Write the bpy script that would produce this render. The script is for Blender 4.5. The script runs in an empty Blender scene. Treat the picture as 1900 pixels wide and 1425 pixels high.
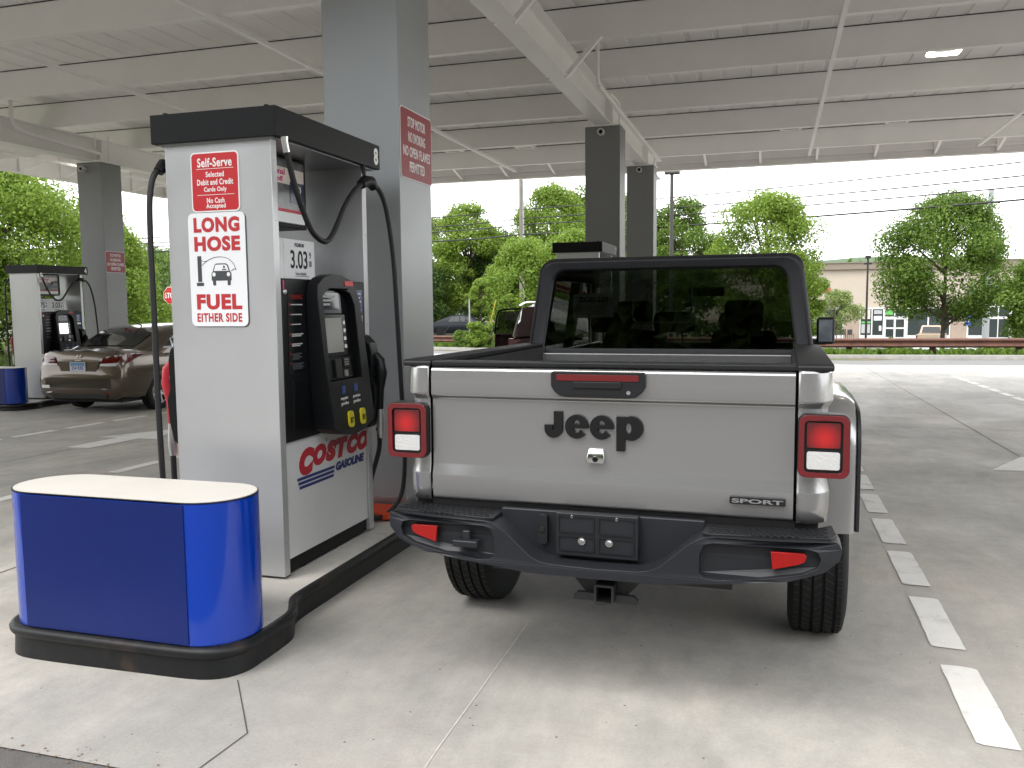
import bpy, bmesh, math, random
import numpy as np
from mathutils import Vector, Matrix
from mathutils.geometry import tessellate_polygon
random.seed(7)
R = math.radians
S = bpy.context.scene
C = S.collection

# ------------------------------------------------------------------ camera
YAW, PITCH, ROLL, FPX = 0.29600, 0.092008, -0.009196, 1586.8
fw = Vector((-math.sin(YAW)*math.cos(PITCH), math.cos(YAW)*math.cos(PITCH), -math.sin(PITCH)))
rt = Vector((math.cos(YAW), math.sin(YAW), 0.0))
up = rt.cross(fw)
rt2 = rt*math.cos(ROLL) + up*math.sin(ROLL)
up2 = rt2.cross(fw)
cam_data = bpy.data.cameras.new('camera')
cam_data.sensor_width = 36.0
cam_data.lens = 36.0*FPX/1900.0
cam_data.clip_start = 0.05
cam_data.clip_end = 2000.0
cam = bpy.data.objects.new('camera', cam_data)
C.objects.link(cam)
cam.matrix_world = Matrix(((rt2.x, up2.x, -fw.x, 0.0), (rt2.y, up2.y, -fw.y, 0.0), (rt2.z, up2.z, -fw.z, 1.55), (0, 0, 0, 1)))
S.camera = cam

# ------------------------------------------------------------------ sky, sun, exposure
SUN_EL, SUN_AZ = R(58), R(215)      # azimuth measured clockwise from +Y
world = bpy.data.worlds.new('World'); S.world = world; world.use_nodes = True
nt = world.node_tree; nt.nodes.clear()
def WN(t, **k):
    n = nt.nodes.new(t)
    for a, b in k.items(): setattr(n, a, b)
    return n
out = WN('ShaderNodeOutputWorld'); bg = WN('ShaderNodeBackground'); bg.inputs['Strength'].default_value = 0.15
sky = WN('ShaderNodeTexSky', sky_type='NISHITA', sun_disc=False, sun_elevation=SUN_EL, sun_rotation=SUN_AZ)
sky.air_density = 1.0; sky.dust_density = 2.0
tc = WN('ShaderNodeTexCoord'); mp = WN('ShaderNodeMapping'); mp.inputs['Scale'].default_value = (1.0, 1.0, 3.2)
n1 = WN('ShaderNodeTexNoise'); n1.inputs['Scale'].default_value = 1.7; n1.inputs['Detail'].default_value = 6; n1.inputs['Roughness'].default_value = 0.55
cr = WN('ShaderNodeValToRGB'); cr.color_ramp.elements[0].position = 0.25; cr.color_ramp.elements[0].color = (0.62,)*3+(1,); cr.color_ramp.elements[1].position = 0.6; cr.color_ramp.elements[1].color = (0.97,)*3+(1,)
mx = WN('ShaderNodeMix', data_type='RGBA')
mx.inputs[7].default_value = (8.3, 8.35, 8.4, 1)
nt.links.new(tc.outputs['Generated'], mp.inputs['Vector']); nt.links.new(mp.outputs[0], n1.inputs['Vector'])
nt.links.new(n1.outputs['Fac'], cr.inputs[0]); nt.links.new(cr.outputs[0], mx.inputs[0])
nt.links.new(sky.outputs[0], mx.inputs[6]); nt.links.new(mx.outputs[2], bg.inputs['Color']); nt.links.new(bg.outputs[0], out.inputs[0])
sd = bpy.data.lights.new('sun', 'SUN'); sd.energy = 0.6; sd.angle = R(24); sd.color = (1.0, 0.96, 0.9)
sun = bpy.data.objects.new('sun', sd); C.objects.link(sun)
sdir = Vector((math.sin(SUN_AZ)*math.cos(SUN_EL), math.cos(SUN_AZ)*math.cos(SUN_EL), math.sin(SUN_EL)))
sun.rotation_euler = sdir.to_track_quat('Z', 'Y').to_euler(); sun.location = sdir*50
S.view_settings.view_transform = 'Standard'; S.view_settings.look = 'None'
S.view_settings.exposure = 1.45; S.view_settings.gamma = 1.0
S.view_settings.use_curve_mapping = False
S.cycles.max_bounces = 10; S.cycles.diffuse_bounces = 6; S.cycles.glossy_bounces = 5; S.cycles.transmission_bounces = 6; S.cycles.transparent_max_bounces = 12
S.cycles.use_denoising = True
S.cycles.sample_clamp_indirect = 6.0
S.cycles.caustics_reflective = False; S.cycles.caustics_refractive = False

# ------------------------------------------------------------------ materials
MATS = {}
def mat(name, col, rough=0.5, metal=0.0, coat=0.0, var=0.0, vscale=3.0, bump=0.0, bscale=40.0, spec=0.5, emit=None, estr=0.0, dirt=None, dscale=1.2, dlo=0.55, dhi=0.75, stretch=None, rvar=0.0):
    m = bpy.data.materials.new(name); m.use_nodes = True
    t = m.node_tree; b = t.nodes['Principled BSDF']
    b.inputs['Roughness'].default_value = rough; b.inputs['Metallic'].default_value = metal
    b.inputs['Coat Weight'].default_value = coat; b.inputs['Coat Roughness'].default_value = 0.06
    b.inputs['Specular IOR Level'].default_value = spec
    c = (*col, 1.0)
    b.inputs['Base Color'].default_value = c
    tcn = None
    def vec():
        nonlocal tcn
        if tcn is None:
            tcn = t.nodes.new('ShaderNodeTexCoord')
            if stretch:
                mpn = t.nodes.new('ShaderNodeMapping'); mpn.inputs['Scale'].default_value = stretch
                t.links.new(tcn.outputs['Object'], mpn.inputs[0]); tcn = mpn
        return tcn.outputs[0] if stretch else tcn.outputs['Object']
    last = None
    if var > 0:
        n = t.nodes.new('ShaderNodeTexNoise'); n.inputs['Scale'].default_value = vscale; n.inputs['Detail'].default_value = 7; n.inputs['Roughness'].default_value = 0.62
        t.links.new(vec(), n.inputs['Vector'])
        r = t.nodes.new('ShaderNodeMapRange'); r.inputs[1].default_value = 0.25; r.inputs[2].default_value = 0.75
        r.inputs[3].default_value = 1-var; r.inputs[4].default_value = 1+var
        t.links.new(n.outputs['Fac'], r.inputs[0])
        mu = t.nodes.new('ShaderNodeMix'); mu.data_type = 'RGBA'; mu.blend_type = 'MULTIPLY'; mu.inputs[0].default_value = 1.0; mu.inputs[6].default_value = c
        t.links.new(r.outputs[0], mu.inputs[7]); last = mu.outputs[2]
        if rvar > 0:
            rr = t.nodes.new('ShaderNodeMapRange'); rr.inputs[1].default_value = 0.3; rr.inputs[2].default_value = 0.7
            rr.inputs[3].default_value = max(0, rough-rvar); rr.inputs[4].default_value = min(1, rough+rvar)
            t.links.new(n.outputs['Fac'], rr.inputs[0]); t.links.new(rr.outputs[0], b.inputs['Roughness'])
    if dirt:
        n = t.nodes.new('ShaderNodeTexNoise'); n.inputs['Scale'].default_value = dscale; n.inputs['Detail'].default_value = 9; n.inputs['Roughness'].default_value = 0.68
        t.links.new(vec(), n.inputs['Vector'])
        r = t.nodes.new('ShaderNodeMapRange'); r.inputs[1].default_value = dlo; r.inputs[2].default_value = dhi
        t.links.new(n.outputs['Fac'], r.inputs[0])
        mu = t.nodes.new('ShaderNodeMix'); mu.data_type = 'RGBA'; mu.inputs[6].default_value = c; mu.inputs[7].default_value = (*dirt, 1)
        if last: t.links.new(last, mu.inputs[6])
        t.links.new(r.outputs[0], mu.inputs[0]); last = mu.outputs[2]
    if last: t.links.new(last, b.inputs['Base Color'])
    if bump > 0:
        n = t.nodes.new('ShaderNodeTexNoise'); n.inputs['Scale'].default_value = bscale; n.inputs['Detail'].default_value = 5
        t.links.new(vec(), n.inputs['Vector'])
        bp = t.nodes.new('ShaderNodeBump'); bp.inputs['Strength'].default_value = bump; bp.inputs['Distance'].default_value = 0.01
        t.links.new(n.outputs['Fac'], bp.inputs['Height']); t.links.new(bp.outputs[0], b.inputs['Normal'])
    if emit:
        b.inputs['Emission Color'].default_value = (*emit, 1); b.inputs['Emission Strength'].default_value = estr
    MATS[name] = m
    return m

def glass(name, tint, rough=0.0, fres=1.45, gl=1.0):
    m = bpy.data.materials.new(name); m.use_nodes = True; t = m.node_tree; t.nodes.clear()
    o = t.nodes.new('ShaderNodeOutputMaterial'); tr = t.nodes.new('ShaderNodeBsdfTransparent'); tr.inputs[0].default_value = (*tint, 1)
    g = t.nodes.new('ShaderNodeBsdfGlossy'); g.inputs['Roughness'].default_value = rough; g.inputs['Color'].default_value = (gl, gl, gl, 1)
    f = t.nodes.new('ShaderNodeFresnel'); f.inputs['IOR'].default_value = fres
    x = t.nodes.new('ShaderNodeMixShader')
    t.links.new(f.outputs[0], x.inputs[0]); t.links.new(tr.outputs[0], x.inputs[1]); t.links.new(g.outputs[0], x.inputs[2]); t.links.new(x.outputs[0], o.inputs[0])
    MATS[name] = m; return m

def leafmat(name, a, b_, trans=0.35):
    m = bpy.data.materials.new(name); m.use_nodes = True; t = m.node_tree; t.nodes.clear()
    o = t.nodes.new('ShaderNodeOutputMaterial'); d = t.nodes.new('ShaderNodeBsdfPrincipled'); d.inputs['Roughness'].default_value = 0.55; d.inputs['Specular IOR Level'].default_value = 0.3
    tl = t.nodes.new('ShaderNodeBsdfTranslucent'); x = t.nodes.new('ShaderNodeMixShader'); x.inputs[0].default_value = trans
    g = t.nodes.new('ShaderNodeNewGeometry'); mx_ = t.nodes.new('ShaderNodeMix'); mx_.data_type = 'RGBA'
    mx_.inputs[6].default_value = (*a, 1); mx_.inputs[7].default_value = (*b_, 1)
    t.links.new(g.outputs['Random Per Island'], mx_.inputs[0])
    t.links.new(mx_.outputs[2], d.inputs['Base Color']); t.links.new(mx_.outputs[2], tl.inputs['Color'])
    t.links.new(d.outputs[0], x.inputs[1]); t.links.new(tl.outputs[0], x.inputs[2]); t.links.new(x.outputs[0], o.inputs[0])
    MATS[name] = m; return m

mat('asphalt', (0.105, 0.10, 0.094), 0.9, var=0.3, vscale=6, bump=0.5, bscale=180)
mat('gutter', (0.16, 0.16, 0.155), 0.85, var=0.15, vscale=3)
mat('kerb_concrete', (0.30, 0.29, 0.27), 0.85, var=0.2, vscale=4, bump=0.2)
mat('island_top', (0.52, 0.50, 0.46), 0.8, var=0.14, vscale=5, bump=0.25, bscale=120, dirt=(0.22, 0.21, 0.19), dlo=0.56, dhi=0.8)
mat('kerb_black', (0.008, 0.0085, 0.0095), 0.45, var=0.3, vscale=8, bump=0.15, bscale=30, dirt=(0.055, 0.032, 0.020), dscale=4, dlo=0.56, dhi=0.80, spec=0.3)
mat('paint_white', (0.70, 0.685, 0.65), 0.7, var=0.08, vscale=9, dirt=(0.36, 0.345, 0.32), dscale=5.0, dlo=0.54, dhi=0.80, bump=0.2, bscale=90)
mat('blue_print', (0.0055, 0.016, 0.115), 0.36, spec=0.3, var=0.10, vscale=2.5, dirt=(0.010, 0.024, 0.14), dscale=6, dlo=0.6, dhi=0.9)
mat('blue_gloss', (0.001, 0.036, 0.34), 0.14, coat=0.3, bump=0.05, bscale=7)
mat('cap_white', (0.58, 0.555, 0.51), 0.6, var=0.05, vscale=2.5, dirt=(0.6, 0.56, 0.5), dlo=0.6, dhi=0.9)
mat('pump_silver', (0.52, 0.525, 0.53), 0.34, metal=0.45, var=0.03, vscale=2, rvar=0.06)
mat('column_silver', (0.33, 0.342, 0.35), 0.40, metal=0.42, var=0.05, vscale=1.2, rvar=0.08)
mat('column_grey', (0.22, 0.225, 0.225), 0.5, metal=0.3, var=0.05, vscale=1.5)
mat('trim_metal', (0.40, 0.41, 0.42), 0.3, metal=0.8)
mat('header_black', (0.0035, 0.004, 0.0045), 0.5, var=0.3, vscale=4, spec=0.22)
mat('pump_black', (0.0045, 0.005, 0.006), 0.42, bump=0.08, bscale=120, spec=0.3)
mat('pump_black_gloss', (0.006, 0.0065, 0.0075), 0.2, spec=0.35)
mat('rubber', (0.008, 0.008, 0.009), 0.55, var=0.3, vscale=30, bump=0.1, bscale=90)
mat('panel_white', (0.74, 0.75, 0.76), 0.3, var=0.03, vscale=2)
mat('sign_white', (0.80, 0.81, 0.82), 0.4)
mat('sign_red', (0.50, 0.016, 0.022), 0.42, var=0.05)
mat('sign_dark_red', (0.25, 0.010, 0.016), 0.42, var=0.05)
mat('letter_white', (0.82, 0.81, 0.80), 0.5)
mat('letter_red', (0.46, 0.026, 0.032), 0.5)
mat('letter_grey', (0.05, 0.055, 0.06), 0.5)
mat('letter_black', (0.006, 0.006, 0.0065), 0.5, spec=0.3)
mat('logo_red', (0.50, 0.012, 0.03), 0.4)
mat('logo_blue', (0.012, 0.025, 0.17), 0.4)
mat('yellow', (0.72, 0.62, 0.03), 0.4)
mat('marker_yellow', (0.40, 0.30, 0.02), 0.6)
mat('screen_grey', (0.30, 0.30, 0.27), 0.08)
mat('screen_dark', (0.03, 0.035, 0.04), 0.06)
mat('screen_lit', (0.6, 0.62, 0.64), 0.3, emit=(0.9, 0.95, 1), estr=0.55)
mat('poster_grey', (0.12, 0.12, 0.12), 0.15, var=0.5, vscale=9)
mat('poster_pale', (0.62, 0.55, 0.48), 0.2, var=0.15, vscale=12)
mat('poster_navy', (0.015, 0.022, 0.06), 0.15)
mat('poster_pink', (0.55, 0.05, 0.16), 0.2)
mat('label_blue', (0.03, 0.06, 0.22), 0.25)
mat('chrome', (0.75, 0.75, 0.75), 0.12, metal=1.0)
mat('steel', (0.55, 0.55, 0.54), 0.35, metal=0.9)
mat('nozzle_red', (0.42, 0.02, 0.03), 0.4)
mat('canopy_white', (0.88, 0.868, 0.86), 0.42, var=0.04, vscale=1.2)
mat('canopy_deck', (0.86, 0.848, 0.84), 0.5, var=0.06, vscale=1.5)
mat('canopy_shade_line', (0.05, 0.05, 0.05), 0.8)  # dark colour standing in for the shadow gap under the deck
mat('lamp_housing', (0.70, 0.69, 0.66), 0.4)
mat('lamp_lit', (1, 1, 1), 0.4, emit=(1, 0.97, 0.86), estr=6.0)
mat('lamp_off', (0.8, 0.8, 0.78), 0.3)
mat('orange', (0.65, 0.06, 0.01), 0.6)
mat('truck_silver', (0.36, 0.358, 0.358), 0.25, metal=0.72, coat=1.0)
mat('truck_black', (0.011, 0.0115, 0.013), 0.48, bump=0.12, bscale=260, spec=0.35)
mat('bumper_black', (0.014, 0.0152, 0.0185), 0.44, spec=0.4, bump=0.10, bscale=300, var=0.06, vscale=5)
mat('hardtop_black', (0.010, 0.0105, 0.0125), 0.42, spec=0.35, bump=0.15, bscale=240)
mat('seam_black', (0.004, 0.004, 0.004), 0.7)
mat('bed_liner', (0.02, 0.02, 0.021), 0.8, bump=0.4, bscale=150)
mat('lens_red', (0.20, 0.002, 0.005), 0.08, coat=1.0, emit=(1, 0.02, 0.01), estr=0.0)
mat('lens_red_deep', (0.13, 0.002, 0.004), 0.08, coat=1.0)
mat('lens_red_glow', (0.42, 0.006, 0.008), 0.1, coat=1.0, emit=(1, 0.03, 0.02), estr=0.0)
mat('lens_frame_red', (0.13, 0.003, 0.006), 0.12, coat=1.0)
mat('lens_white', (0.58, 0.58, 0.57), 0.16, coat=1.0, bump=0.35, bscale=130)
mat('reflector_red', (0.30, 0.005, 0.004), 0.18, bump=0.25, bscale=300)
mat('tyre', (0.008, 0.008, 0.0085), 0.75, spec=0.3, var=0.25, vscale=12, dirt=(0.022, 0.021, 0.02), dscale=6, dlo=0.6, dhi=0.9)
mat('alloy', (0.60, 0.60, 0.60), 0.28, metal=0.9)
mat('dark_metal', (0.03, 0.03, 0.032), 0.4, metal=0.4)
mat('seat_cloth', (0.014, 0.014, 0.015), 0.9)
mat('paper', (0.38, 0.39, 0.39), 0.7)
mat('permit_paper', (0.80, 0.82, 0.82), 0.7)
glass('tint_glass', (0.085, 0.09, 0.085), fres=1.42)
glass('clear_glass', (0.80, 0.84, 0.82), fres=1.45)
glass('sedan_glass', (0.10, 0.11, 0.105), fres=1.5)
mat('mirror', (0.22, 0.26, 0.30), 0.03, metal=1.0)
mat('sedan_brown', (0.082, 0.062, 0.042), 0.25, metal=0.7, coat=0.9)
mat('suv_maroon', (0.030, 0.002, 0.005), 0.3, metal=0.0, coat=1.0)
mat('car_tan', (0.42, 0.33, 0.24), 0.35, metal=0.3, coat=0.5)
mat('car_white', (0.75, 0.75, 0.76), 0.3, coat=0.6)
mat('car_navy', (0.006, 0.008, 0.014), 0.35, spec=0.3)
mat('car_silver', (0.5, 0.51, 0.52), 0.3, metal=0.6, coat=0.6)
mat('plate_white', (0.55, 0.60, 0.66), 0.4)
mat('plate_blue', (0.12, 0.25, 0.42), 0.4)
mat('rust_steel', (0.115, 0.048, 0.030), 0.75, var=0.35, vscale=3, dirt=(0.05, 0.02, 0.015), dscale=4, dlo=0.5, dhi=0.8)
mat('rust_post', (0.045, 0.024, 0.017), 0.8)
mat('stucco', (0.46, 0.40, 0.325), 0.9, var=0.05, vscale=0.6)
mat('cornice', (0.235, 0.195, 0.155), 0.85, var=0.06)
mat('stone_pier', (0.34, 0.27, 0.215), 0.9, var=0.15, vscale=2)
mat('shop_frame', (0.68, 0.68, 0.66), 0.4)
mat('shop_glass', (0.035, 0.045, 0.045), 0.06)
mat('poster_green', (0.12, 0.40, 0.10), 0.4)
mat('bark', (0.075, 0.058, 0.042), 0.9, var=0.3, vscale=6, bump=0.6, bscale=20)
mat('pole_wood', (0.20, 0.18, 0.15), 0.9, var=0.2, vscale=3)
mat('pole_grey', (0.33, 0.35, 0.36), 0.6, var=0.1)
mat('pole_dark', (0.035, 0.032, 0.03), 0.5)
mat('wire', (0.02, 0.02, 0.02), 0.6)
mat('ground_soil', (0.12, 0.095, 0.06), 0.95, var=0.3, vscale=0.8, dirt=(0.06, 0.10, 0.028), dscale=0.25, dlo=0.4, dhi=0.6)
mat('rock', (0.15, 0.14, 0.13), 0.9, var=0.75, vscale=1.6, bump=1.0, bscale=3)
mat('bldg_white', (0.62, 0.63, 0.64), 0.7, var=0.05)
mat('bldg_brick', (0.25, 0.07, 0.05), 0.85)
mat('sign_blue', (0.03, 0.10, 0.42), 0.4)
mat('gauge_black', (0.01, 0.01, 0.01), 0.4)
leafmat('leaf_bright', (0.115, 0.205, 0.022), (0.27, 0.37, 0.060), 0.45)
leafmat('leaf_mid', (0.070, 0.140, 0.018), (0.185, 0.275, 0.045), 0.42)
leafmat('leaf_dark', (0.032, 0.072, 0.013), (0.095, 0.155, 0.028), 0.38)
leafmat('leaf_pale', (0.16, 0.23, 0.06), (0.26, 0.32, 0.10))
leafmat('grass', (0.09, 0.16, 0.03), (0.20, 0.26, 0.07), 0.3)

mat('warning_red', (0.16, 0.008, 0.008), 0.4)
def lensmat():  # brighter lens centre: inner bulb glow painted into the base colour
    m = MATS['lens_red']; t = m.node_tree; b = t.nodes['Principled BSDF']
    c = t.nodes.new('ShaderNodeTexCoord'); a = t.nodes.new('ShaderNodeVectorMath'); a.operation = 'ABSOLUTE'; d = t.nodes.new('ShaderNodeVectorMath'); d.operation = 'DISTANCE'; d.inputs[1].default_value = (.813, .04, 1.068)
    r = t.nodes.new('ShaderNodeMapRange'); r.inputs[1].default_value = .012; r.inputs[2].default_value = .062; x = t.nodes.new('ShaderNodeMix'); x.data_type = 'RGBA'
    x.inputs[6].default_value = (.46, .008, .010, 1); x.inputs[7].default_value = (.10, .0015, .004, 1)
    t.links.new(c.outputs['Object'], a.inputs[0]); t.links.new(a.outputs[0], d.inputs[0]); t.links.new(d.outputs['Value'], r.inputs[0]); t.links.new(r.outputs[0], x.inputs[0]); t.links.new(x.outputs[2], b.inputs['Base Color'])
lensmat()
# forecourt concrete: broad mottling, oily drive path, pale laitance, tiny specks
def concrete():
    m = bpy.data.materials.new('forecourt_concrete'); m.use_nodes = True; t = m.node_tree; b = t.nodes['Principled BSDF']
    tcn = t.nodes.new('ShaderNodeTexCoord'); v = tcn.outputs['Object']
    def noise(sc, det, ro, st=None, dist=0.0):
        n = t.nodes.new('ShaderNodeTexNoise'); n.inputs['Scale'].default_value = sc; n.inputs['Detail'].default_value = det; n.inputs['Roughness'].default_value = ro; n.inputs['Distortion'].default_value = dist
        if st:
            mp_ = t.nodes.new('ShaderNodeMapping'); mp_.inputs['Scale'].default_value = st; t.links.new(v, mp_.inputs[0]); t.links.new(mp_.outputs[0], n.inputs['Vector'])
        else: t.links.new(v, n.inputs['Vector'])
        return n.outputs['Fac']
    def rng(s, a, b_, c=0.0, d=1.0):
        r = t.nodes.new('ShaderNodeMapRange'); r.inputs[1].default_value = a; r.inputs[2].default_value = b_; r.inputs[3].default_value = c; r.inputs[4].default_value = d
        t.links.new(s, r.inputs[0]); return r.outputs[0]
    def mixc(f, a, b_):
        x = t.nodes.new('ShaderNodeMix'); x.data_type = 'RGBA'
        t.links.new(f, x.inputs[0])
        for k, s in ((6, a), (7, b_)):
            if isinstance(s, tuple): x.inputs[k].default_value = (*s, 1)
            else: t.links.new(s, x.inputs[k])
        return x.outputs[2]
    def mul(a, b_):
        n = t.nodes.new('ShaderNodeMath'); n.operation = 'MULTIPLY'
        for k, s in ((0, a), (1, b_)):
            if isinstance(s, float): n.inputs[k].default_value = s
            else: t.links.new(s, n.inputs[k])
        return n.outputs[0]
    base = mixc(rng(noise(0.55, 8, 0.6), 0.38, 0.62), (0.375, 0.352, 0.315), (0.495, 0.468, 0.42))
    warm = mixc(rng(noise(1.1, 4, 0.5), 0.52, 0.72, 0, 0.55), base, (0.43, 0.365, 0.30))
    # traffic film in the wheel paths of each lane (worn-in dirt, lane by lane)
    sep = t.nodes.new('ShaderNodeSeparateXYZ'); t.links.new(v, sep.inputs[0])
    film = mul(rng(noise(0.9, 9, 0.7, (1.0, 0.30, 1.0), 0.6), 0.38, 0.62, 0.0, 0.85), 1.0)
    c1 = mixc(film, warm, (0.27, 0.262, 0.245))
    pale = rng(noise(2.2, 8, 0.72, (0.6, 1.7, 1.0), 0.8), 0.62, 0.76, 0, 0.45)
    c2 = mixc(pale, c1, (0.50, 0.47, 0.425))
    oil = rng(noise(1.7, 5, 0.5), 0.68, 0.74, 0, 0.45)
    c3 = mixc(oil, c2, (0.13, 0.12, 0.11))
    # small dark specks
    vo = t.nodes.new('ShaderNodeTexVoronoi'); vo.inputs['Scale'].default_value = 11.0; t.links.new(v, vo.inputs['Vector'])
    sp = t.nodes.new('ShaderNodeMath'); sp.operation = 'LESS_THAN'; sp.inputs[1].default_value = 0.055; t.links.new(vo.outputs['Distance'], sp.inputs[0])
    spm = mul(sp.outputs[0], rng(noise(1.3, 2, 0.5), 0.44, 0.52))
    c4 = mixc(mul(spm, 0.85), c3, (0.05, 0.048, 0.045))
    grain0 = rng(noise(75, 4, 0.7), 0.2, 0.8, 0.88, 1.12); blot = rng(noise(5.5, 10, 0.72), 0.3, 0.7, 0.87, 1.11); grain = mul(grain0, blot)
    mm = t.nodes.new('ShaderNodeMix'); mm.data_type = 'RGBA'; mm.blend_type = 'MULTIPLY'; mm.inputs[0].default_value = 1
    t.links.new(c4, mm.inputs[6]); t.links.new(grain, mm.inputs[7])
    t.links.new(mm.outputs[2], b.inputs['Base Color'])
    t.links.new(rng(noise(1.0, 6, 0.6), 0.3, 0.7, 0.50, 0.78), b.inputs['Roughness'])
    bp = t.nodes.new('ShaderNodeBump'); bp.inputs['Strength'].default_value = 0.25; bp.inputs['Distance'].default_value = 0.004
    t.links.new(noise(110, 4, 0.6), bp.inputs['Height']); t.links.new(bp.outputs[0], b.inputs['Normal'])
    MATS['forecourt_concrete'] = m
concrete()

# ------------------------------------------------------------------ geometry helpers
class G:
    def __init__(s): s.v = []; s.f = []
    def add(s, v, f):
        o = len(s.v); s.v += [tuple(p) for p in v]; s.f += [tuple(i+o for i in q) for q in f]; return s
    def box(s, x0, x1, y0, y1, z0, z1):
        v = [(x, y, z) for z in (z0, z1) for y in (y0, y1) for x in (x0, x1)]
        return s.add(v, [(0,2,3,1),(4,5,7,6),(0,1,5,4),(2,6,7,3),(0,4,6,2),(1,3,7,5)])
    def prism(s, poly, ax, a, b, hole=None, back=True):
        def P(p, t): return {'x': (t, p[0], p[1]), 'y': (p[0], t, p[1]), 'z': (p[0], p[1], t)}[ax]
        n = len(poly); loops = [poly] + ((hole if isinstance(hole[0][0], (tuple, list)) else [hole]) if hole else [])
        tess = tessellate_polygon([[Vector((p[0], p[1], 0)) for p in l] for l in loops])
        flat = [p for l in loops for p in l]; N = len(flat)
        v = [P(p, a) for p in flat] + [P(p, b) for p in flat]
        f = [tuple(t_) for t_ in tess] if not (hole is None and n <= 4) else [tuple(range(n))]
        f2 = [tuple(i+N for i in reversed(q)) for q in f] if back else []
        sides = []
        o = 0
        for l in loops:
            k = len(l)
            for i in range(k): sides.append((o+i, o+(i+1) % k, o+(i+1) % k+N, o+i+N))
            o += k
        return s.add(v, list(f)+f2+sides)
    def tube(s, pts, r, n=10, caps=True):
        pts = [Vector(p) for p in pts]; rr = r if isinstance(r, (list, tuple)) else [r]*len(pts)
        t0 = (pts[1]-pts[0]).normalized(); a = Vector((0, 0, 1)) if abs(t0.z) < 0.9 else Vector((1, 0, 0))
        nrm = t0.cross(a).normalized(); rings = []
        for i, p in enumerate(pts):
            t = (pts[min(i+1, len(pts)-1)]-pts[max(i-1, 0)]).normalized()
            nrm = (nrm - t*nrm.dot(t)).normalized(); bn = t.cross(nrm)
            rings.append([p + (nrm*math.cos(2*math.pi*k/n)+bn*math.sin(2*math.pi*k/n))*rr[i] for k in range(n)])
        return s.loft(rings, True, caps)
    def loft(s, rings, closed=True, caps=False):
        n = len(rings[0]); v = [p for r in rings for p in r]; f = []
        for i in range(len(rings)-1):
            for k in range(n if closed else n-1):
                f.append((i*n+k, i*n+(k+1) % n, (i+1)*n+(k+1) % n, (i+1)*n+k))
        if caps: f.append(tuple(reversed(range(n)))); f.append(tuple((len(rings)-1)*n+k for k in range(n)))
        return s.add(v, f)
    def lathe(s, prof, c, ax='z', n=24, caps=True):
        rings = []
        for r, h in prof:
            ring = []
            for k in range(n):
                a = 2*math.pi*k/n; p, q = r*math.cos(a), r*math.sin(a)
                ring.append({'z': (c[0]+p, c[1]+q, c[2]+h), 'x': (c[0]+h, c[1]+p, c[2]+q), 'y': (c[0]+p, c[1]+h, c[2]+q)}[ax])
            rings.append(ring)
        return s.loft(rings, True, caps)
    def bar(s, a, b, w, h):
        a, b = Vector(a), Vector(b); t = (b-a).normalized(); u = t.cross(Vector((0, 0, 1)))
        u = u.normalized() if u.length > 1e-4 else Vector((1, 0, 0)); n = u.cross(t)
        return s.loft([[p+u*x*w/2+n*y*h/2 for x, y in ((-1,-1),(1,-1),(1,1),(-1,1))] for p in (a, b)], True, True)
    def xf(s, fn): s.v = [tuple(fn(*p)) for p in s.v]; return s
    def mesh(s, name):
        me = bpy.data.meshes.new(name); me.from_pydata(s.v, [], s.f); me.validate(); return me
    def obj(s, name, m, parent=None, smooth=None, bevel=0.0, seg=2, label=None, fixn=True):
        me = s.mesh(name)
        if fixn:
            bm = bmesh.new(); bm.from_mesh(me); bmesh.ops.recalc_face_normals(bm, faces=bm.faces); bm.to_mesh(me); bm.free()
        if smooth:
            me.polygons.foreach_set('use_smooth', [True]*len(me.polygons)); me.set_sharp_from_angle(angle=R(smooth))
        return mk(name, me, m, parent, bevel, seg, label)
def mk(name, me, m, parent=None, bevel=0.0, seg=2, label=None):
    o = bpy.data.objects.new(name, me); C.objects.link(o); o.parent = parent
    if m is not None and not me.materials: me.materials.append(MATS[m] if isinstance(m, str) else m)
    if bevel > 0:
        me.polygons.foreach_set('use_smooth', [True]*len(me.polygons)); me.set_sharp_from_angle(angle=R(30))
        b = o.modifiers.new('bevel', 'BEVEL'); b.width = bevel; b.segments = seg; b.limit_method = 'ANGLE'; b.angle_limit = R(32); b.harden_normals = True
    if label: o['label'] = label
    return o
def box(name, m, parent, x0, x1, y0, y1, z0, z1, bevel=0.0, label=None, seg=2):
    return G().box(x0, x1, y0, y1, z0, z1).obj(name, m, parent, bevel=bevel, seg=seg, label=label)
def tag(o, label, cat, group=None):
    o['label'] = label; o['category'] = cat
    if group: o['group'] = group
    return o
def thing(name, label, cat, loc=(0, 0, 0), rz=0.0, group=None):
    o = bpy.data.objects.new(name, None); C.objects.link(o); o.location = loc; o.rotation_euler = (0, 0, rz); o.empty_display_size = 0.2
    return tag(o, label, cat, group)
def struct(o): o['kind'] = 'structure'; return o
def copy_tree(o, parent=None):
    c = o.copy(); C.objects.link(c); c.parent = parent
    for ch in list(o.children): copy_tree(ch, c)
    return c
def rrect(cx, cy, w, h, r, n=5):
    pts = []
    for sx, sy, a0 in ((1, 1, 0), (-1, 1, 90), (-1, -1, 180), (1, -1, 270)):
        for k in range(n+1):
            a = R(a0+90*k/n); pts.append((cx+sx*(w/2-r)+r*math.cos(a), cy+sy*(h/2-r)+r*math.sin(a)))
    return pts
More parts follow.
